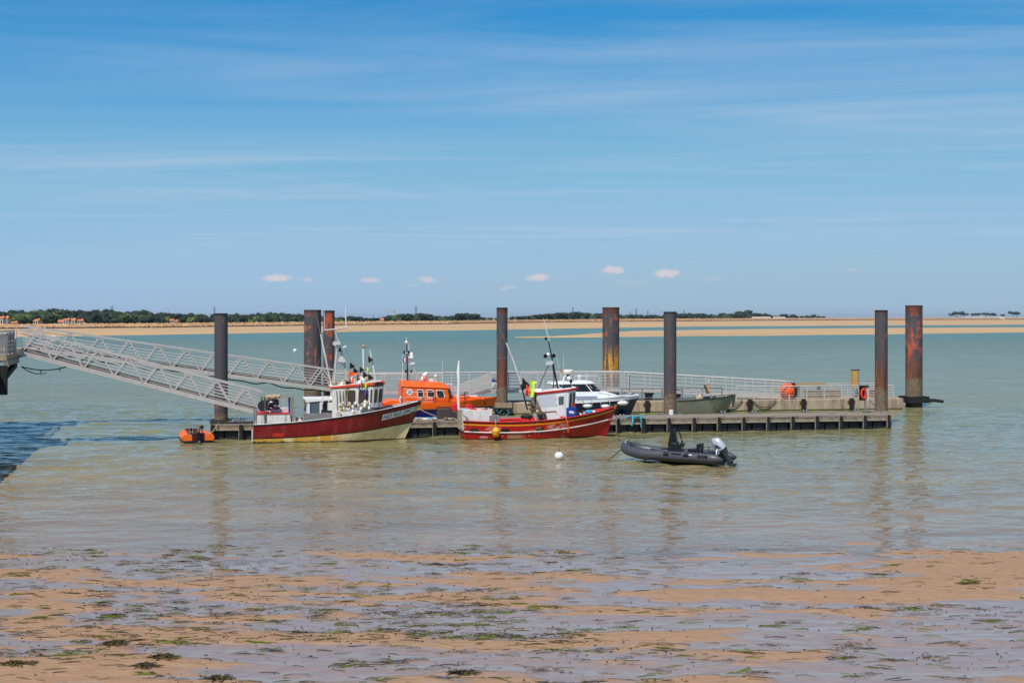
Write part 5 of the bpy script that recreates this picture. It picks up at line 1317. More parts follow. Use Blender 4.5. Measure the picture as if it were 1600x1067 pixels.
tag(m2.build('bow_gear', [M['rope_b'], M['white_pl'], M['rope']], b2, smooth=60), kind='stuff')
bu = thing('turquoise_float', 'turquoise float lying on the foredeck of the red fishing boat', 'float', fw(F2, F2.at(920, 644, -.45)), F2.a); MB().ball((0, 0, 0), .19, 12, 8, sq=(1.3, 1, .8)).build('shell', mat('turquoise_plastic', lin(30, 150, 190), .45), bu, smooth=60)
MB().bb(F2.at(903, 640, .7).x, F2.at(945, 640, .7).x, .62, .72, 1.0, F2.at(910, 645, .7).z).build('red_locker', M['red'], b2)
# mast and rigging
def spar2(name, pts, r, m): return MB().tube([F2.at(x, y, l) for x, y, l in pts], r, 7).build(name, m, b2, smooth=60)
spar2('mast', [(872, 608, 0), (865, 572, 0), (857, 533, 0)], [.06, .05, .035], M['steel_dk']); spar2('mast_leg', [(841, 607, -.6), (857, 570, -.05), (859, 566, 0)], .035, M['gear']); spar2('mast_leg', [(864, 608, .6), (866, 590, .3), (863, 566, 0)], .035, M['gear'])
spar2('whip_antenna', [(857, 533, 0), (849, 497, 0)], [.014, .008], M['white']); spar2('whip_antenna', [(859, 533, 0), (850, 500, .2)], [.012, .007], M['white'])
spar2('light_bar', [(851, 557, 0), (866, 556, 0)], .03, M['steel_dk'])
for (x, y) in ((852, 556), (865, 555.5), (855.5, 567), (861, 566)): floodlamp(b2, F2.at(x, y, -.15), M['white_pl'] if y > 560 else M['black'])
MB().ball(F2.at(856.5, 554.5, 0), .13, 8, 6).build('masthead_lamp', M['white_pl'], b2, smooth=60)
MB().bb(F2.at(851.5, 530, 0).x, F2.at(855, 530, 0).x, -.08, .08, F2.at(853, 531, 0).z, F2.at(853, 527, 0).z).build('aerial_box', M['black'], b2)
spar2('outrigger_pole', [(814, 600, -.9), (803, 566, -.9), (791, 535.5, -.9)], [.055, .05, .04], M['white_dirty']); spar2('outrigger_tip', [(791, 536, -.9), (776.5, 503, -.9)], [.018, .01], M['steel'])
spar2('outrigger_step', [(814, 600, -.9), (824, 640, -.9)], .05, M['steel_dk'])
spar2('stay', [(716, 562, .2), (857, 557, 0)], .008, M['steel'])
MB().ball(F2.at(841, 612, .0), .34, 12, 8, sq=(1.2, 1, .6)).build('roof_dome', M['white_pl'], b2, smooth=60)
MB().ball(F2.at(892, 595.5, -.3), .11, 10, 7, sq=(.9, .5, 1.1)).build('searchlight', M['black_gl'], b2, smooth=60); spar2('searchlight_stem', [(891.5, 608, -.3), (892, 598, -.3)], .03, M['steel_dk'])
MB().bb(F2.at(880, 600, -.3).x, F2.at(893, 600, -.3).x, -.35, .3, F2.at(886, 607.5, -.3).z, F2.at(886, 603, -.3).z).build('roof_box', M['black'], b2)
# furled white signal mast on the stern
spar2('furled_mast', [(717, 645, -.5), (716, 620, -.5), (717, 600, -.5), (716.3, 580, -.5), (717.3, 563, -.5)], [.05, .10, .085, .11, .045], M['white_cl'])
# bundle of marker canes with flags on the side deck
def flag2(xb, yb, x, y, l, cl_, label, kind='quad', fw_=.3, fh=.5): pen(fw(F2, F2.at(xb, yb, l)), fw(F2, F2.at(x, y, l)), .018, None, None, None, label, 'marker flags on the red boat', cl_, kind, fw_, fh)
flag2(848, 652, 829, 597, -1.05, M['hiviz'], 'fluorescent yellow flag hanging from canes beside the red boat wheelhouse', 'quad', .28, .9)
flag2(846, 650, 822, 601, -1.0, M['orange_cl'], 'orange flag in the cane bundle of the red boat', 'quad', .26, .65)
flag2(845, 650, 821, 608, -1.1, M['red_cl'], 'small red flag at the foot of the orange flag', 'quad', .2, .4)
flag2(849, 652, 816, 590, -.95, M['black_cl'], 'long black flag topping the cane bundle of the red boat', 'tri', .42, .8)
flag2(850, 653, 827, 594, -.9, M['hiviz'], 'lime pennant pointing sideways above the cane bundle', 'tri', .5, .25)
flag2(851, 653, 835, 614, -1.05, M['black_cl'], 'short black flag against the white wheelhouse corner', 'quad', .2, .6)
m2 = MB()
for i in range(60):
    t = rnd(); m2.ball(F2.at(829 + 20 * t + ru(-4, 4), 632 + 20 * t + ru(-4, 4), ru(-1.1, -.8)), ru(.05, .12), 6, 4, m=random.choice((0, 0, 1, 2)), sq=(1, 1, 1.3))
tag(m2.build('tangled_lines', [M['gear'], M['rope'], M['rope_dk']], b2, smooth=60), kind='stuff')
# things hung over its side
yf = thing('fender_buoy', 'yellow oval fender hanging on the side of the red fishing boat', 'fender', fw(F2, F2.at(775, 675, -1.46)), F2.a)
MB().ball((0, 0, 0), .245, 14, 10, sq=(.95, .95, 1.2)).build('shell', M['yellow'], yf, smooth=60)
MB().lathe([(.235, -.015), (.24, 0), (.235, .015)], 14, (0, 0, 0)).build('band', M['black'], yf); MB().tube([(0, 0, .27), (.0, .08, .62), (0, .25, .70)], .022, 6).build('lanyard', M['rope'], yf)
q_ = [F2.at(x, y, l) for x, y, l in ((876, 652, -1.0), (880, 650.5, -1.25), (884, 653, -1.42), (886.5, 660, -1.44), (888, 668, -1.43), (888, 675, -1.40))]
rope('hanging_hose', [fw(F2, p_) for p_ in q_], .05, M['orange_red'], 'salmon red hose hanging over the side of the red fishing boat', 'hose')
rope('mooring_rope', sag(fw(F2, (L2 - .4, .1, zs2(1) + .05)), fw(FA, FA.at(972, 655, .5)) + Vector((0, 0, .1)), .25), .028, M['rope_b'], 'turquoise mooring rope from the red boat bow to the pontoon cleat')
cw = fw(FA, FA.at(988, 653, -.1)); m2 = MB()
for i in range(9): m2.tube([cw + Vector((ru(-.5, .8), ru(-.12, .1), ru(.0, .12) + .02)) for k in range(4)], .022, 5)
m2.tube([cw + Vector((0, -.1, .1)), cw + Vector((.02, -.2, -.2)), cw + Vector((-.05, -.2, -.45))], .06, 6); m2.tube([cw + Vector((.5, -.1, .1)), cw + Vector((.52, -.2, -.2)), cw + Vector((.5, -.2, -.55))], .025, 6)
tag(m2.build('rope_coil', M['rope_b']), 'turquoise rope tangle hanging over the wooden pontoon edge', 'rope')

# ------------------------------------------------------------------ orange lifeboat, moored to the concrete pontoon
o3 = fw(FB, FB.at(594, 640, -2.0)); F3 = Frame(o3.x, o3.y, PSL)
L3 = F3.at(777, 628, 0).x
zs3 = lambda t: .98 + .16 * t + .30 * t * t
h3 = Hull(L3, [lambda t: -.5, lambda t: 0.0, lambda t: .55 + .12 * t, lambda t: .62 + .14 * t, zs3], lambda t: 1.42 * (1 - max(0, (t - .5) / .5) ** 2.4) * (.9 + .1 * min(1, t / .3)) + .012, lambda t: .15 + .5 * sm(.5, 1, t), .7, .05)
b3 = thing('lifeboat', 'bright orange rescue lifeboat with blue hull and cabin moored behind the pontoon', 'boat', F3.loc(), F3.a)
h3.shell('hull', [M['rblue'], M['black_gl'], M['orange']], [0, 0, 1, 2], b3)
h3.inside(b3, lambda t: .16, M['orange'], M['orange'])
h3.strake('fender_belt', M['steel_dk'], lambda t: .60 + .13 * t, .05, b3, 0, .98, .01)
X3 = lambda x, l=-1.08: F3.at(x, 615, l).x
zc, zw = .9, F3.at(660, 604, -1.08).z
zr = F3.at(660, 595.5, -.9).z
prof_b = [(X3(627), -1.08), (X3(705), -1.08), (X3(711, -.7), -.6), (X3(711, -.7), .6), (X3(705), 1.08), (X3(627), 1.08)]
prof_t = [(X3(627), -1.02), (X3(699), -1.02), (X3(703.5, -.7), -.58), (X3(703.5, -.7), .58), (X3(699), 1.02), (X3(627), 1.02)]
zwf = F3.at(700, 607, -1.08).z
m2 = MB(); loft_house(m2, prof_b, zc, prof_t, [zw, zwf, zwf, zwf, zwf, zw]); bevel(m2.build('cabin', M['orange'], b3), .03)
m2 = MB(); loft_house(m2, [(x + .02 * (i in (1, 2, 3, 4)) * 6, y * 1.04) for i, (x, y) in enumerate(prof_t)], [zw, zwf, zwf, zwf, zwf, zw], [(X3(628), -.86), (X3(688), -.86), (X3(696, -.7), -.5), (X3(696, -.7), .5), (X3(688), .86), (X3(628), .86)], [zr + .06, zr - .10, zr - .22, zr - .22, zr - .10, zr + .06])
bevel(m2.build('roof', M['orange'], b3), .04)
side = [(prof_b[0][0], -1.08, zc), (prof_b[1][0], -1.08, zc), (prof_t[1][0], -1.02, zwf), (prof_t[0][0], -1.02, zw)]
frn = [(prof_b[1][0], -1.08, zc), (prof_b[2][0], -.6, zc), (prof_t[2][0], -.58, zwf), (prof_t[1][0], -1.02, zwf)]
ux = lambda x: (X3(x) - prof_b[0][0]) / (prof_b[1][0] - prof_b[0][0])
m3 = MB(); panel(m3, side, 0, 1, .97, .995, .02, .02); m3.build('gutter', M['black'], b3)
for (x0, x1) in ((654, 663), (670.5, 680), (686, 697)): window(b3, side, ux(x0), ux(x1), .48, .86, M['white'], M['glass'], .06, .16)
window(b3, frn, .12, .9, .45, .9, M['black_gl'], M['glass'])
m3 = MB(); panel(m3, side, .0, .02, .1, .97, .05, .05); m3.build('corner_post', M['orange_red'], b3)
P_ = lambda u, v: Vector(side[0]).lerp(Vector(side[1]), u).lerp(Vector(side[3]).lerp(Vector(side[2]), u), v)
c_ = P_(ux(641), .74); m3 = MB(); m3.lathe([(.22, 0), (.22, .02)], 20, c_ + Vector((0, -.012, 0)), Matrix.Rotation(R(90), 3, 'X')); em = m3.build('emblem_disc', M['white'], b3)
m3 = MB()
for q_ in range(4): a_ = q_ * math.pi / 2 + .78; m3.add([c_ + Vector((0, -.04, 0)), c_ + Vector((.15 * math.cos(a_ - .3), -.04, .15 * math.sin(a_ - .3))), c_ + Vector((.15 * math.cos(a_ + .3), -.04, .15 * math.sin(a_ + .3)))], [(0, 1, 2)], 0)
m3.lathe([(.055, 0), (.055, .004)], 12, c_ + Vector((0, -.042, 0)), Matrix.Rotation(R(90), 3, 'X'), 1); m3.build('emblem_cross', [M['signblue'], M['red']], em)
def lettering(parent, txt, p0, width, hgt, m_, nm):
    vs, fs = text_mesh(txt); w_ = max(v[0] for v in vs)
    MB().add([Vector(p0) + Vector((v[0] / w_ * width, 0, v[1] / .72 * hgt)) for v in vs], fs).build(nm, m_, parent, fixn=False)
lettering(b3, 'ST MARTIN', P_(ux(655), .33) + Vector((0, -.03, 0)), X3(677) - X3(655), .11, M['white'], 'name_lettering')
lettering(b3, 'SN', P_(ux(631), .80) + Vector((0, -.03, 0)), .28, .22, mat('pale_orange_lettering', lin(255, 190, 150), .5), 'side_lettering')
def spar3(name, pts, r, m): return MB().tube([F3.at(x, y, l) for x, y, l in pts], r, 7).build(name, m, b3, smooth=60)
spar3('mast', [(637, 599, 0), (636, 560, 0), (635.5, 538, 0)], [.06, .05, .03], M['steel_dk']); spar3('mast_rear_leg', [(639.5, 599, .2), (639, 560, .1), (638.8, 535, 0)], .03, M['white'])
spar3('mast_stay_leg', [(658, 598, 0), (640, 562, 0)], .045, M['alu']); spar3('flagstaff', [(629, 600, 0), (629, 555, 0)], .018, M['white'])
spar3('masthead', [(635.3, 538, 0), (635, 527, 0)], .02, M['white']); spar3('crossbar', [(630.5, 536, 0), (640, 536, 0)], .035, M['bamboo']); MB().ball(F3.at(635, 535, 0), .12, 10, 7).build('masthead_lamp', M['white_pl'], b3, smooth=60)
spar3('lamp_bar', [(631, 551.5, 0), (639, 551.5, 0)], .04, M['white'])
for x, y in ((631.5, 550), (638.5, 550), (634, 580), (642.5, 580)): MB().ball(F3.at(x, y, -.1), .10, 8, 6, sq=(.7, .7, 1.2)).build('lamp', M['black'], b3, smooth=60)
MB().lathe([(.17, 0), (.17, .12), (.13, .2), (.13, .32), (.08, .42), (.0, .44)], 14, F3.at(643, 560, 0)).build('satellite_dome', M['white_pl'], b3, smooth=50); spar3('dome_arm', [(637, 562, 0), (643, 560.5, 0)], .03, M['steel_dk'])
MB().bar(F3.at(641, 569, 0), F3.at(648, 567, 0), .2, .14).build('radar_bar', M['white_pl'], b3)
m3 = MB(); 
for k, m_ in enumerate((0, 1, 2)): m3.bb(F3.at(629 + 2.2 * k, 560, 0).x, F3.at(631.2 + 2.2 * k, 560, 0).x, -.05, -.03, F3.at(630, 566 - k, 0).z, F3.at(630, 558 + k, 0).z, m_)
m3.build('ensign', [M['blue_cl'], M['white_cl'], M['red_cl']], b3)
m3 = MB()
for (x, y, r_) in ((661.5, 592, .2), (664, 586, .17), (666.5, 583, .11)): m3.ball(F3.at(x, y, 0), r_, 9, 7)
m3.build('covered_searchlight', M['white_cl'], b3, smooth=60)
MB().ball(F3.at(664, 590.5, -.25), .17, 9, 7, sq=(1, .6, 1.2)).build('orange_cover', mat('faded_pink_cover', lin(226, 130, 120), .8), b3, smooth=60)
m3 = MB(); a_, b_ = F3.at(670, 592, 0), F3.at(677.5, 598, 0); m3.bb(a_.x, b_.x, -.3, .3, b_.z, a_.z); bevel(m3.build('liferaft_case', mat('pale_pink_canister', lin(232, 196, 190), .6), b3), .06)
spar3('light_stem', [(681, 599, 0), (681, 589, 0)], .03, M['white']); MB().ball(F3.at(681, 587.5, 0), .12, 8, 6).build('light_head', M['white_pl'], b3, smooth=60)
spar3('whip_antenna', [(691, 600, 0), (691.5, 564, 0)], [.015, .01], M['white'])
m3 = MB()
for x in (689, 694, 699, 703): m3.bar(F3.at(x, 601, -.3), F3.at(x + 2, 598.5, -.3), .05, .08)
m3.build('roof_brackets', M['white_pl'], b3)
for (y_) in (612.5, 620, 627): spar3('side_rail', [(632, y_ + 1.5, -1.35), (634, y_, -1.4), (678, y_, -1.4)], .018, M['alu'])
for (y_) in (612.5, 621, 627.5): spar3('side_rail', [(678, y_, -1.4), (705, y_ + .5, -1.38), (728, y_ + 1, -1.25)], .016, M['steel_dk'])
for x in (630, 653): spar3('rail_post', [(x, 632, -1.4), (x, 613, -1.4)], .024, M['alu'])
for x in (677.5, 702, 726, 747, 758): spar3('rail_post', [(x, 633, -1.3 + max(0, x - 700) * .012), (x, 612 + max(0, x - 727) * .25, -1.3 + max(0, x - 700) * .012)], .03, M['steel_dk'])
spar3('bow_rail', [(726, 613, -1.0), (747, 617, -.8), (772, 621, -.1), (772, 630, 0)], .022, M['alu'])
m2 = MB(); m2.prism([(X3(599), 1.0), (X3(626), 1.0), (X3(626), 1.28), (X3(612), 1.34), (X3(599), 1.2)], -1.25, 1.25); bevel(m2.build('stern_casing', M['orange'], b3), .05)
m2 = MB(); m2.prism([(X3(706), zs3(.6) - .1), (X3(760), zs3(.9) - .1), (X3(752), zs3(.9) + .10), (X3(712), zs3(.6) + .34)], -.8, .8); bevel(m2.build('foredeck', M['orange'], b3), .05)
m2 = MB(); m2.bb(X3(735, -.5), X3(748, -.5), -.6, .3, zs3(.8) + .10, zs3(.8) + .24); m2.build('white_hatch', M['white'], b3)
spar3('horseshoe_buoy', [(626, 629, -1.3), (624.5, 624, -1.3), (627, 619, -1.3)], .06, M['white_pl'])
# ------------------------------------------------------------------ white and navy cruiser
o4 = fw(FB, FB.at(860, 640, -1.75)); F4 = Frame(o4.x, o4.y, PSL)
L4 = F4.at(999, 622, 0).x
zs4 = lambda t: 1.12 + .18 * t + .12 * t * t
zn4 = lambda t: .92 + .14 * t + .16 * t * t
h4 = Hull(L4, [lambda t: -.4, lambda t: .05, lambda t: .5, zn4, zs4], lambda t: 1.25 * (1 - max(0, (t - .45) / .55) ** 2.5) + .012, lambda t: .16 + .6 * sm(.45, 1, t), .85, .05)
b4 = thing('motor_cruiser', 'white cabin cruiser with navy blue hull moored beside the yellow-splashed pile', 'boat', F4.loc(), F4.a)
h4.shell('hull', [M['navy'], M['gel']], [0, 0, 0, 1], b4)
m2 = MB(); T_ = [i / 24 * .99 for i in range(25)]; m2.sheet([[h4.pt(t, zs4(t), -1) for t in T_], [Vector((h4.pt(t, zs4(t)).x, 0, zs4(t) + .10)) for t in T_], [h4.pt(t, zs4(t), 1) for t in T_]]); m2.build('deck', M['gel'], b4, smooth=60)
h4.strake('rub_rail', M['white_pl'], zn4, .03, b4, 0, .98, .01)
X4 = lambda x, l=-.9: F4.at(x, 610, l).x; Z4 = lambda y, l=-.9: F4.at(930, y, l).z
m2 = MB(); loft_house(m2, [(X4(868), -.98), (X4(935), -.98), (X4(985, -.2), -.25), (X4(985, -.2), .25), (X4(935), .98), (X4(868), .98)], 1.15, [(X4(868), -.9), (X4(928), -.85), (X4(944, -.2), -.5), (X4(944, -.2), .5), (X4(928), .85), (X4(868), .9)], [Z4(612)] * 2 + [Z4(612)] * 2 + [Z4(612)] * 2); bevel(m2.build('coachroof', M['gel'], b4), .05)
sb = [(X4(872), -.86), (X4(926), -.86), (X4(941, -.4), -.42), (X4(941, -.4), .42), (X4(926), .86), (X4(872), .86)]
stp = [(X4(872), -.80), (X4(916), -.80), (X4(927, -.4), -.40), (X4(927, -.4), .40), (X4(916), .80), (X4(872), .80)]
m2 = MB(); loft_house(m2, sb, Z4(612.5), stp, Z4(600)); m2.build('window_band', M['gel'], b4)
sideq = [(sb[0][0], -.86, Z4(612.5)), (sb[1][0], -.86, Z4(612.5)), (stp[1][0], -.80, Z4(600)), (stp[0][0], -.80, Z4(600))]
frnq = [(sb[1][0], -.86, Z4(612.5)), (sb[2][0], -.42, Z4(612.5)), (stp[2][0], -.40, Z4(600)), (stp[1][0], -.80, Z4(600))]
window(b4, sideq, .50, .96, .10, .93, M['black_gl'], M['glass'], .02, .08); window(b4, sideq, .06, .46, .10, .93, M['black_gl'], M['glass'], .02, .08); window(b4, frnq, .1, .92, .10, .93, M['black_gl'], M['glass'], .03, .08)
m2 = MB(); loft_house(m2, [(x + (.12 if 0 < i < 5 else -.5), y * 1.08) for i, (x, y) in enumerate(stp)], Z4(600), [(x + (-.1 if 0 < i < 5 else -.4), y * .9) for i, (x, y) in enumerate(stp)], [Z4(596.5), Z4(594.5), Z4(595.5), Z4(595.5), Z4(594.5), Z4(596.5)]); bevel(m2.build('hardtop', M['gel'], b4), .05)
m3 = MB()
h4.patch(m3, .25, .80, lambda t: zs4(t) + .0, lambda t: zs4(t) + .05, .0); 
for k, (z0, z1) in enumerate(((1.20, 1.245), (1.275, 1.30))):
    panel(m3, [(X4(868), -.99, 1.15), (X4(935), -.99, 1.15), (X4(930), -.9, Z4(612)), (X4(868), -.9, Z4(612))], .1, .99, .16 + .22 * k, .26 + .2 * k, .02, .02)
m3.build('grey_stripes', mat('grey_blue_stripe', lin(120, 130, 150), .4), b4)
def spar4(name, pts, r, m): return MB().tube([F4.at(x, y, l) for x, y, l in pts], r, 7).build(name, m, b4, smooth=60)
spar4('radar_arch', [(877, 604, -.8), (882, 588, -.7), (885, 586, 0), (882, 588, .7), (877, 604, .8)], .05, M['white'])
MB().lathe([(.30, 0), (.36, .05), (.37, .26), (.30, .33), (.0, .34)], 20, F4.at(888, 584.5, 0)).build('radome', mat('cream_radome', lin(226, 220, 204), .5), b4, smooth=50)
spar4('radome_pedestal', [(888, 594, 0), (888, 584, 0)], .12, M['black']); 
MB().ball(F4.at(889, 591, -.3), .16, 9, 7).build('deck_lamp', M['white_pl'], b4, smooth=60)
spar4('whip_antenna', [(878, 590, .3), (867, 548, .3)], [.014, .008], M['white']); spar4('whip_antenna', [(881, 585, 0), (880.5, 553, 0)], [.014, .008], M['white'])
for (x, y, m_, n_) in ((876, 579, M['red_cl'], 'ensign'), (905.5, 588, M['orange_cl'], 'orange_cap')): 
    a_ = F4.at(x, y, -.3); MB().prism([(a_.x - .1, a_.z + .16), (a_.x + .16, a_.z - .10), (a_.x + .02, a_.z - .14)], -.32, -.28).build(n_, m_, b4)
MB().ball(F4.at(905.5, 589.5, -.5), .15, 9, 7, sq=(.8, .8, 1.4)).build('white_bag', M['white_cl'], b4, smooth=60)
spar4('roof_rail', [(898, 595, -.6), (898, 587.5, -.6), (935, 587, -.6), (936, 598, -.5)], .022, M['white']); spar4('roof_rail_post', [(916, 594, -.6), (916, 583, -.6)], .03, M['white'])
spar4('pulpit', [(932, 607.5, -.9), (968, 608, -.7), (990, 612, -.2), (998, 617, 0)], .02, M['alu'])
for x in (950, 970, 982): spar4('stanchion', [(x, 616.5, -.7 + (x - 950) * .014), (x, 608.5, -.7 + (x - 950) * .014)], .016, M['alu'])
spar4('wiper', [(921, 602, -.9), (925, 606.5, -.95)], .03, M['rope'])
h4.text('NO', h4.tz(F4.at(949, 633, -1).x, .7), h4.tz(F4.at(957, 633, -1).x, .7), lambda t: .62, .17, .02).build('registration_letters', M['white'], b4, fixn=False)
MB().ball(F4.at(986, 615, 0), .2, 8, 6, sq=(1.4, 1, .6)).build('anchor_winch', M['steel'], b4, smooth=60)
def fender(x, y, L_, rr_, label, tilt=0.0):
    a_ = F4.at(x, y, 0); t = h4.tz(a_.x, a_.z); p_ = h4.pt(t, a_.z, -1, rr_ + .03)
    t_ = thing('fender', label, 'fender', fw(F4, p_), F4.a, 'fenders on the cruiser'); Mx = Matrix.Rotation(R(90), 3, 'Y')
    MB().lathe([(.03, -L_ / 2 - .06), (.05, -L_ / 2), (rr_ * .8, -L_ / 2 + .06), (rr_, -L_ / 2 + .16), (rr_, L_ / 2 - .16), (rr_ * .8, L_ / 2 - .06), (.05, L_ / 2), (.03, L_ / 2 + .06)], 12, (0, 0, 0), Mx).build('shell', M['white_pl'], t_, smooth=60)
    for s_ in (-1, 1): MB().tube([(s_ * L_ / 2, 0, 0), (s_ * L_ / 2 * 1.25, .05, .22), (s_ * L_ / 2 * .9, .14, .52)], .022, 5).build('lanyard', M['rope'], t_)
fender(911, 632.5, .58, .14, 'white fender with beige ropes at the middle of the cruiser side'); fender(939, 633, .55, .14, 'white fender hung level beside the white letters on the cruiser'); fender(967.5, 628.5, .72, .16, 'largest white fender hung under the cruiser bow')
# ------------------------------------------------------------------ bare aluminium open boat
o5 = fw(FB, FB.at(1052, 640, -1.2)); F5 = Frame(o5.x, o5.y, PSL); L5 = F5.at(1147, 622, 0).x
zs5 = lambda t: .98 + .10 * t + .26 * t * t
h5 = Hull(L5, [lambda t: -.3, lambda t: .1, lambda t: zs5(t) - .36, lambda t: zs5(t) - .12, zs5], lambda t: .92 * (1 - max(0, (t - .55) / .45) ** 2.8 * .82) + .0, lambda t: .18 + .35 * sm(.5, 1, t), .8, 0)
b5 = thing('aluminium_boat', 'bare grey aluminium open workboat with square bow behind the plain pile', 'boat', F5.loc(), F5.a)
h5.shell('hull', [M['alu_hull']], [0, 0, 0, 0], b5, 30); h5.inside(b5, lambda t: .45, M['alu_hull'], M['alu_dk']); h5.strake('gunwale', M['steel_dk'], zs5, .04, b5, 0, 1, .01)
p0, p1 = h5.pt(1, zs5(1), -1), h5.pt(1, zs5(1), 1); MB().bb(p0.x - .1, p0.x + .06, p0.y, p1.y, .45, zs5(1) + .02).build('bow_plate', M['alu_hull'], b5)
def spar5(name, pts, r, m): return MB().tube([F5.at(x, y, l) for x, y, l in pts], r, 6).build(name, m, b5, smooth=60)
m2 = MB(); a_ = F5.at(1104, 627, 0); m2.prism([(a_.x - .3, a_.z - .4), (a_.x + .3, a_.z - .4), (a_.x + .2, a_.z + .35), (a_.x - .12, a_.z + .35)], -.3, .3); bevel(m2.build('console', M['black'], b5), .04)
MB().bar(F5.at(1106, 615, 0), F5.at(1101, 601, 0), .12, .16).build('tilted_motor_leg', M['gear'], b5); spar5('console_strut', [(1108, 612, 0), (1117, 623, 0)], .03, M['alu']); spar5('wheel_bar', [(1093, 620, -.2), (1096, 612, -.2), (1101, 618, -.2)], .03, M['white'])
MB().ball(F5.at(1093, 622, -.1), .26, 8, 6, sq=(1.2, 1, .9)).build('tarpaulin', M['rope'], b5, smooth=60); MB().ball(F5.at(1116, 622, -.1), .16, 10, 7).build('tyre_fender', M['black'], b5, smooth=60)
spar5('bow_rail', [(1131, 624, -.5), (1136, 616, -.5), (1144, 616, -.4), (1145, 622, -.3)], .022, M['steel']); spar5('post', [(1083, 626, -.6), (1083, 618, -.6)], .05, M['timber_lt']); spar5('yellow_tube', [(1107.5, 611, -.2), (1107, 597, -.2)], .035, M['yellow']); spar5('tube_tip', [(1107, 597, -.2), (1107, 593, -.2)], .05, M['white_pl'])
# ------------------------------------------------------------------ grey rigid inflatable at its mooring
F6 = Frame(10.0, 65.7, 148)
b6 = thing('inflatable_boat', 'dark grey rigid inflatable boat with silver outboard moored on open water', 'boat', F6.loc(), F6.a)
HW, TR = .82, .255
def ring_pt(u):                       # the tube: from one stern end round the bow to the other
    s_ = abs(u); sg_ = 1 if u > 0 else -1
    if s_ > .42: t = (1 - s_) / .58; return Vector((t * 3.4, sg_ * HW, .36 + .03 * t))
    a_ = s_ / .42 * math.pi / 2; k = 1 - math.cos(a_)
    return Vector((3.4 + 1.62 * math.cos(a_) ** .9, sg_ * HW * math.sin(a_) ** .85, .39 + .34 * (1 - s_ / .42) ** 1.4))
us = [-1 + 2 * i / 64 for i in range(65)]
pts = [ring_pt(u) for u in us]
e0, e1 = pts[0], pts[-1]
path = [e0 + Vector((-.52, 0, -.02)), e0 + Vector((-.50, 0, -.02)), e0 + Vector((-.22, 0, 0))] + pts + [e1 + Vector((-.22, 0, 0)), e1 + Vector((-.50, 0, -.02)), e1 + Vector((-.52, 0, -.02))]
rad = [.02, .06, .18] + [TR * (1 - .10 * (1 - min(1, abs(u) / .42))) for u in us] + [.18, .06, .02]
MB().tube(path, rad, 18).build('tube', M['hyp'], b6, smooth=60)
low = [p_ + Vector((0, (.20 if p_.y > 0 else -.20), -.12)) if abs(p_.y) > .3 else p_ + Vector((.2, 0, -.12)) for p_ in pts]
for sg_ in (1, -1):
    q_ = [p_ + Vector((0, sg_ * .235, -.10)) for p_ in pts if p_.y * sg_ > .3 and p_.x < 3.9]
    MB().tube(q_, .035, 6).build('rubbing_strake', M['black'], b6, smooth=60)
    for t in (1.3, 2.35): 
        m3 = MB(); m3.lathe([(.10, -.14), (.11, 0), (.10, .14)], 8, (t, sg_ * (HW + .18), .49), Matrix.Rotation(R(90), 3, 'Y')); m3.build('carry_handle', M['black'], b6, smooth=60)
    m3 = MB(); m3.bb(1.55, 2.1, sg_ * (HW + .21) - .02, sg_ * (HW + .21) + .02, .42, .56); m3.build('tube_patch', M['hyp_dk'], b6)
    MB().tube([(2.6, sg_ * .62, .58), (3.0, sg_ * .60, .62), (3.4, sg_ * .55, .66)], .03, 6).build('grab_line', M['black'], b6)
m2 = MB()                              # the hull under the tubes
T_ = [i / 20 for i in range(21)]
kl = lambda t: Vector((t * 4.55, 0, -.25 + .62 * sm(.45, 1, t))); ch = lambda t, s_: Vector((t * 4.45, s_ * (HW + .06) * (1 - max(0, (t - .55) / .45) ** 2), .12 + .32 * sm(.5, 1, t)))
for s_ in (1, -1): m2.sheet([[kl(t) for t in T_], [ch(t, s_) for t in T_]])
m2.add([kl(0), ch(0, 1), ch(0, -1)], [(0, 1, 2)]); m2.build('hull', M['hyp_dk'], b6, smooth=40)
MB().bb(.1, 3.9, -.62, .62, .2, .26).build('floor', M['hyp_dk'], b6)
MB().bb(.02, .10, -.64, .64, .05, .55).build('transom', M['hyp_dk'], b6)
m2 = MB(); m2.prism([(2.02, .26), (2.75, .26), (2.62, .78), (2.42, 1.02), (2.12, .95)], -.30, .30); bevel(m2.build('console', M['hyp_dk'], b6), .05)
m2 = MB(); m2.prism([(2.40, 1.0), (2.66, .80), (2.50, 1.62), (2.36, 1.66)], -.24, .24); bevel(m2.build('windscreen_cover', M['black'], b6), .03)
MB().tube([(2.1, -.26, .9), (2.18, -.26, 1.3), (2.32, -.22, 1.64), (2.32, .22, 1.64), (2.18, .26, 1.3), (2.1, .26, .9)], .03, 6).build('console_rail', M['black'], b6)
m2 = MB(); m2.tube([(2.02 + .0, .19 * math.cos(a_), .92 + .19 * math.sin(a_)) for a_ in np.linspace(0, 2 * math.pi, 17)[:-1]], .02, 6, close=True); m2.build('steering_wheel', M['alu_dk'], b6)
m2 = MB(); m2.bb(1.78, 2.0, .18, .34, .80, .92); m2.bar((1.7, .28, .98), (1.9, .28, .86), .05, .06); m2.build('throttle', M['black'], b6)
MB().bb(1.0, 1.55, -.32, .32, .26, .72).build('seat', M['hyp_dk'], b6); MB().bb(.98, 1.08, -.32, .32, .72, .98).build('seat_back', M['black'], b6)
MB().bb(.35, .75, -.5, .5, .26, .60).build('stern_bench', M['hyp_dk'], b6); MB().tube([(.8, -.5, .3), (.8, -.5, .82), (.8, .5, .82), (.8, .5, .3)], .022, 6).build('bench_rail', mat('brown_rail', lin(92, 74, 66), .5), b6)
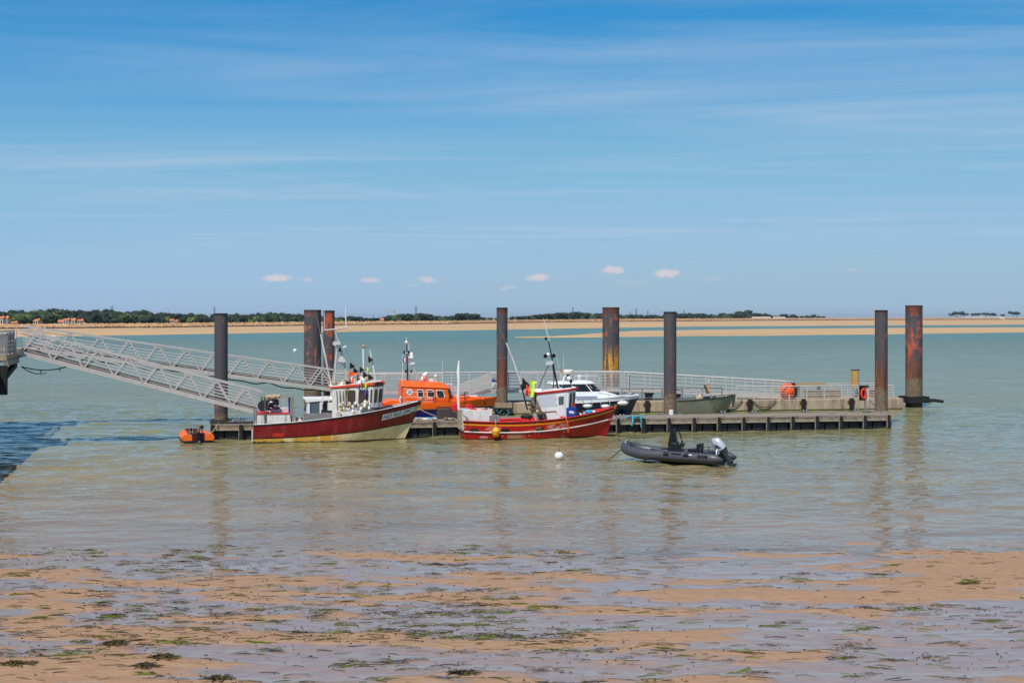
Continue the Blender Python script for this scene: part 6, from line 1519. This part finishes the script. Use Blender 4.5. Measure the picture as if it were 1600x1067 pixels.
m2 = MB(); m2.tube([ring_pt(u) + Vector((0, 0, .23)) for u in np.linspace(-.12, .12, 9)], .035, 6); m2.build('bow_rope_guard', M['rope'], b6, smooth=60)
w6 = HW + .245
vs, fs = text_mesh('500'); MB().bb(.18, .70, w6 - .02, w6 + .006, .36, .52).build('number_patch', M['black'], b6)
MB().add([(.62 - v[0] / 1.9 * .40, w6 + .012, .39 + v[1] * .14) for v in vs], fs).build('number', M['hyp'], b6, fixn=False)
m2 = MB(); m2.bb(.98, 1.36, w6 - .03, w6 - .008, .50, .555); m2.add([(1.40, w6 - .006, .48), (1.46, w6 - .006, .54), (1.40, w6 - .006, .60), (1.36, w6 - .006, .54)], [(0, 1, 2, 3)]); m2.build('maker_mark', M['white'], b6)
# its outboard motor, tilted up
def outboard(parent, pos, tilt, k, cm_, lm_, rz=0.0):
    Mo = Matrix.Rotation(rz, 3, 'Z') @ Matrix.Rotation(tilt, 3, 'Y')
    def tr(v): return Vector(pos) + Mo @ (Vector(v) * k)
    m3 = MB(); secs = ((-.04, .17, .12), (.06, .23, .155), (.24, .265, .17), (.46, .255, .165), (.62, .22, .145), (.70, .15, .10), (.72, .06, .05))
    rows = []
    for (z, lx, ly) in secs: rows.append([tr((-.10 + lx * math.cos(a_) * (1.0 if math.cos(a_) > 0 else .9), ly * math.sin(a_), z + .04 * math.cos(a_))) for a_ in np.linspace(0, 2 * math.pi, 17)])
    m3.sheet(rows); m3.add(rows[0][:-1], [tuple(range(16))]); m3.add(rows[-1][:-1], [tuple(range(16))])
    o_ = m3.build('cowl', cm_, parent, smooth=50)
    m3 = MB(); m3.tube([tr((-.16, .172, .16)), tr((-.06, .185, .34)), tr((.0, .175, .44))], [.02 * k, .05 * k, .015 * k], 6); m3.build('cowl_vent', M['black'], o_, smooth=60)
    m3 = MB(); rows = [[tr((-.10 + lx * math.cos(a_), ly * math.sin(a_), z)) for a_ in np.linspace(0, 2 * math.pi, 17)] for (z, lx, ly) in ((-.10, .17, .12), (-.03, .20, .14), (.08, .258, .174))]; m3.sheet(rows); m3.build('cowl_base', lm_, o_, smooth=50)
    m3 = MB(); rows = []
    for (z, lx, ly) in ((.0, .20, .12), (-.25, .15, .08), (-.62, .13, .06), (-.72, .15, .045)): rows.append([tr((-.08 + lx * math.cos(a_), ly * math.sin(a_), z)) for a_ in np.linspace(0, 2 * math.pi, 13)])
    m3.sheet(rows); m3.add(rows[-1][:-1], [tuple(range(12))]); m3.build('leg', lm_, parent, smooth=50)
    m3 = MB(); m3.add([tr((-.40, -.10, -.55)), tr((.10, -.07, -.55)), tr((.10, .07, -.55)), tr((-.40, .10, -.55)), tr((-.40, -.10, -.58)), tr((.10, -.07, -.58)), tr((.10, .07, -.58)), tr((-.40, .10, -.58))], [(0, 1, 2, 3), (7, 6, 5, 4), (0, 4, 5, 1), (1, 5, 6, 2), (2, 6, 7, 3), (3, 7, 4, 0)]); m3.build('cavitation_plate', lm_, parent)
    m3 = MB(); m3.tube([tr((-.30, 0, -.78)), tr((.22, 0, -.78)), tr((.30, 0, -.78))], [.05 * k, .06 * k, .02 * k], 8); m3.add([tr((-.05, .0, -.8)), tr((.14, 0, -.8)), tr((.0, 0, -1.02))], [(0, 1, 2)]); m3.build('gearcase', lm_, parent)
    m3 = MB()
    for q_ in range(3):
        a_ = q_ * 2.09; c = tr((-.33, 0, -.78)); d1 = Mo @ Vector((0, math.cos(a_), math.sin(a_))) * .15 * k; d2 = Mo @ Vector((.05, -math.sin(a_), math.cos(a_))) * .06 * k
        m3.add([c, c + d1 * .6 + d2, c + d1, c + d1 * .6 - d2], [(0, 1, 2, 3)])
    m3.build('propeller', M['steel'], parent, fixn=False)
    m3 = MB(); m3.add([tr((.08, -.15, .0)), tr((.22, -.15, .0)), tr((.22, .15, 0)), tr((.08, .15, 0)), tr((.08, -.15, -.32)), tr((.22, -.15, -.32)), tr((.22, .15, -.32)), tr((.08, .15, -.32))], [(0, 1, 2, 3), (7, 6, 5, 4), (0, 4, 5, 1), (1, 5, 6, 2), (2, 6, 7, 3), (3, 7, 4, 0)]); m3.build('clamp', M['black'], parent)
om = thing('outboard_motor', 'silver and black outboard motor tilted up on the grey inflatable', 'motor', fw(F6, (0, 0, 0)), F6.a)
outboard(om, (-.10, 0, .60), R(37), 1.08, M['silver'], mat('dark_silver_leg', lin(60, 62, 70), .35, .2), 0)
m3 = MB()
for (y_, z_) in ((.42, .62), (-.36, .30)): m3.tube([(-.06, y_ + .13 * math.cos(a_), z_ + .16 * math.sin(a_)) for a_ in np.linspace(-.6, 3.6, 12)], .035, 6)
m3.build('tow_hoop', M['white_pl'], b6, smooth=60)
bw = fw(F6, (5.0, 0, .85)); ep = gnd(948, 719)
rope('anchor_line', sag(bw, (ep.x, ep.y, -.02), .08), .022, M['rope_dk'], 'dark mooring line running from the inflatable bow into the water')
m2 = MB(); m2.tube([(4.0, .0, .12), (4.05, .0, -.3)], .03, 6); m2.ball((4.0, 0, .10), .06, 7, 5); m2.build('bow_eye', M['steel'], b6)
# ------------------------------------------------------------------ orange dinghy at the pontoon's end
F7 = Frame(-17.78, 77.45, 112)
b7 = thing('dinghy', 'small orange hard-chined dinghy seen from its stern at the pontoon end', 'boat', F7.loc(), F7.a)
for s_ in (1, -1):
    m2 = MB(); prof = lambda s__, w, zz: [Vector((s__, s_ * (.36 + w * 0) , .12 + zz)), Vector((s__, s_ * .84, .12 + zz)), Vector((s__, s_ * .90, .30 + zz)), Vector((s__, s_ * .80, .46 + zz)), Vector((s__, s_ * .50, .48 + zz)), Vector((s__, s_ * .36, .36 + zz))]
    def sec(s__, k, zz): return [Vector((s__, v.y * k, v.z)) for v in prof(s__, 0, zz)]
    rows = [sec(0, 1, 0), sec(.8, 1, 0), sec(1.6, .98, .02), sec(2.2, .78, .08), sec(2.7, .3, .16)]
    rows = [r_ + [r_[0]] for r_ in rows]; m2.sheet(rows); m2.add(rows[0][:-1], [tuple(range(6))]); m2.add(rows[-1][:-1], [tuple(range(6))]); m2.build('side_float', M['orange_b'], b7, smooth=25)
m2 = MB(); m2.bb(.02, 2.1, -.78, .78, -.1, .125); m2.build('hull', M['hyp_dk'], b7); MB().bb(.05, .12, -.37, .37, .1, .52).build('transom', mat('dark_maroon_transom', lin(70, 24, 20), .6), b7)
MB().bb(.13, 2.0, -.36, .36, .13, .16).build('floor', M['redpaint'], b7); MB().bb(.9, 1.15, -.5, .5, .42, .47).build('thwart', mat('maroon_thwart', lin(96, 28, 22), .6), b7)
om = thing('outboard_motor', 'small black outboard motor with white cowl stripe on the orange dinghy', 'motor', fw(F7, (0, 0, 0)), F7.a)
outboard(om, (-.05, .02, .50), R(14), .62, mat('black_white_cowl', lin(92, 88, 88), .4, 0, .5, 6), M['black'], 0)
for (x, y, r_, lb_) in ((315.5, 667, .115, 'round black float standing in the orange dinghy near the motor'), (298.5, 671, .10, 'small dark float in the orange dinghy away from the pontoon')):
    D_ = 77.9; p_ = pix(x, y, D_); t_ = thing('black_float', lb_, 'float', p_); MB().ball((0, 0, 0), r_, 12, 8).build('shell', M['black'], t_, smooth=60); MB().tube([(0, 0, -r_), (.02, .05, .42 - p_.z)], .03, 6).build('stem', M['black'], t_)
rope('dinghy_painter', sag(fw(F7, (.4, -.7, .45)), fw(FA, (.5, .1, .95)), .06), .025, M['rope'], 'short cream rope tying the orange dinghy to the pontoon corner')
m2 = MB(); random.seed(3)
c_ = fw(FA, (.45, .3, PTOP))
for i in range(14): m2.tube([c_ + Vector((ru(-.5, .6), ru(-.2, .5), .03 + ru(0, .15))) for k in range(4)], .025, 5)
tag(m2.build('rope_pile', M['rope']), 'cream rope heap on the pontoon corner beside the orange dinghy', 'rope')
# ------------------------------------------------------------------ buoys
p_ = gnd(873.5, 718.5); wb = thing('mooring_buoy', 'white round mooring buoy with short pole floating before the red boat', 'buoy', p_)
MB().ball((0, 0, .19), .235, 16, 10, sq=(1, 1, .95)).build('shell', M['white_pl'], wb, smooth=60); MB().tube([(0, 0, .4), (.0, 0, .62)], .018, 6).build('pole', M['steel_dk'], wb)
p_ = gnd(461, 549.5); wb = thing('mooring_buoy', 'tiny white buoy far out on the water beyond the gangways', 'buoy', p_); MB().ball((0, 0, .2), .42, 12, 8).build('shell', M['white_pl'], wb, smooth=60); MB().tube([(0, 0, .5), (0, 0, .85)], .03, 6).build('pole', M['steel_dk'], wb)
# ------------------------------------------------------------------ small white boat beyond the gangways
F8 = Frame(*gnd(73, 535.5).xy, 4); L8 = F8.at(97, 530, 0).x
h8 = Hull(L8, [lambda t: -.4, lambda t: .1, lambda t: .75 + .3 * t], lambda t: 1.2 * (1 - max(0, (t - .5) / .5) ** 2.4) + .01, lambda t: .2 + .5 * sm(.5, 1, t), .8)
b8 = thing('small_motorboat', 'small white motorboat lying out on the water behind the gangways', 'boat', F8.loc(), F8.a); h8.shell('hull', [M['gel']], [0, 0], b8); h8.inside(b8, lambda t: .2, M['gel'], M['gel'])
m2 = MB(); loft_house(m2, [(L8 * .34, -.8), (L8 * .7, -.8), (L8 * .7, .8), (L8 * .34, .8)], .8, [(L8 * .36, -.7), (L8 * .6, -.7), (L8 * .6, .7), (L8 * .36, .7)], 2.0); m2.build('cabin', M['gel'], b8); MB().bb(L8 * .4, L8 * .58, -.79, -.74, 1.2, 1.75).build('window', M['glass'], b8)
# ------------------------------------------------------------------ gear on the wooden pontoon
def crate(x0, x1, y0, y1, l, label, m):
    a_, b_ = FA.at(x0, y0, l), FA.at(x1, y1, l); t_ = thing('net_trap', label, 'trap', fw(FA, (a_.x, l, PTOP)), FA.a, 'mesh traps on the pontoon'); w_, h_ = b_.x - a_.x, a_.z - PTOP; d_ = .6
    m3 = MB()
    for sx_ in (0, w_):
        for sy_ in (0, d_): m3.bar((sx_, sy_, 0), (sx_, sy_, h_), .03, .03)
    for z in (0.015, h_):
        for sy_ in (0, d_): m3.bar((0, sy_, z), (w_, sy_, z), .03, .03)
        for sx_ in (0, w_): m3.bar((sx_, 0, z), (sx_, d_, z), .03, .03)
    m3.build('frame', M['steel_dk'], t_); m4 = MB()
    k = .07
    while k < w_: m4.bar((k, 0, 0.02), (k, 0, h_), .022, .022); m4.bar((k, d_, 0.02), (k, d_, h_), .022, .022); k += .07
    k = .07
    while k < h_: m4.bar((0, 0, k), (w_, 0, k), .020, .020); k += .07
    m4.build('netting', m, t_); MB().bb(.06, w_ - .06, .08, d_ - .08, .03, h_ * .8).build('folded_net', M['gear'], t_)
crate(683, 705, 637, 652, 1.6, 'large grey mesh trap standing on the wooden pontoon', M['gear']); crate(706, 716, 641, 652, 1.5, 'smaller mesh trap leaning by the large grey trap', M['gear'])
def heap(name, x0, x1, y, l, mats_, n_, r0, r1, label, cat):
    m3 = MB(); c = fw(FA, FA.at((x0 + x1) / 2, y, l)); t_ = thing(name, label, cat, (c.x, c.y, PTOP), FA.a); hw = (x1 - x0) / 2 * c.y / FP
    for i in range(n_): m3.tube([(ru(-hw, hw), ru(-.3, .3), ru(.02, .16)) for k in range(3)], ru(r0, r1), 5, m=random.randrange(len(mats_)))
    tag(m3.build('coils', mats_, t_), kind='stuff')
random.seed(9)
heap('rope_heap', 648, 684, 651.5, .5, [M['rope'], M['rope_b'], M['white_pl']], 40, .02, .045, 'pale tangled rope heap spread along the pontoon beside the lifeboat', 'rope')
heap('rope_heap', 694, 712, 652, .4, [M['rope_b'], M['rope'], M['rope_dk']], 26, .018, .04, 'blue and dark rope tangle below the mesh traps', 'rope')
for (x, y, l, m_, lb_) in ((712, 635, 2.2, 'red_cl', 'crumpled red tarpaulin bundle at the furled mast foot'), (732.5, 636, 2.3, 'red', 'shiny red fuel bag lying behind the white stern bin')):
    c = fw(FA, FA.at(x, y, l)); t_ = thing('red_bundle', lb_, 'bundle', (c.x, c.y, PTOP)); hh = max(.3, c.z + .2 - PTOP)
    m3 = MB(); rb2 = Matrix.Rotation(.3, 3, 'Z'); m3.box((0, 0, hh / 2), (.62, .5, hh), rb2, (.7, .7)); o_ = m3.build('bag', M[m_], t_); bevel(o_, .12, 3)
MB_ = MB(); c = fw(FA, FA.at(1048.5, 647, 2.2)); jc = thing('jerrycan', 'white plastic jerrycan standing at the foot of the plain grey pile', 'jerrycan', (c.x, c.y, PTOP), FA.a)
bevel(MB().bb(-.12, .12, -.09, .09, 0, .34).build('body', M['white_pl'], jc), .03); MB().lathe([(.03, .34), (.035, .40)], 8, (.05, 0, 0)).build('cap', M['red'], jc)
rope('mooring_rope', sag(fw(F3, (2.2, -1.42, .95)), fw(FA, FA.at(700, 655, .5)), .12), .022, M['rope'], 'pale mooring rope from the orange lifeboat across to the wooden pontoon')
q_ = [fw(FB, FB.at(x, y, -1.1)) for x, y in ((772, 634), (776, 640), (780, 646), (784, 640), (790, 637), (796, 645), (790, 649))]
rope('hanging_rope', q_, .03, M['rope_b'], 'turquoise rope looped round the brown rust-streaked pile')
# weathered boards stored on the concrete pontoon behind its railing
random.seed(15)
for (xa, xb, l_, lb_) in ((1258, 1318, 1.3, 'long low stack of weathered grey boards behind the railing beside the orange buoy'), (1340, 1388, 1.5, 'short stack of weathered boards behind the railing near the ochre cabinet')):
    a_, b_ = FB.at(xa, 615, l_).x, FB.at(xb, 615, l_).x; w = fw(FB, (a_, l_, CZ)); st_ = thing('board_stack', lb_, 'boards', w, FB.a, 'board stacks on the concrete pontoon')
    for k in range(5):
        for r_ in range(2): MB().bb(ru(0, .25), b_ - a_ - ru(0, .35), .3 * r_ + ru(-.03, .03), .3 * r_ + .26, .13 * k + .004, .13 * k + .12).build('board', random.choice((M['timber'], M['timber_lt'], M['bamboo'])), st_)

# ------------------------------------------------------------------ the air over the estuary
mb = MB(); mb.bb(-26500, 26500, -400, 26500, -3, 60)
hz = mb.build('haze', bpy.data.materials.new('pale_air')); hm = hz.data.materials[0]; hm.use_nodes = True; hn = hm.node_tree
hn.nodes.clear(); vo = hn.nodes.new('ShaderNodeVolumePrincipled'); vo.inputs['Color'].default_value = (.86, .93, 1, 1); vo.inputs['Density'].default_value = 3e-5; vo.inputs['Anisotropy'].default_value = .2
oo = hn.nodes.new('ShaderNodeOutputMaterial'); hn.links.new(vo.outputs[0], oo.inputs['Volume'])
tag(hz, 'thin pale haze hanging over the water and far shore', 'haze', kind='stuff')
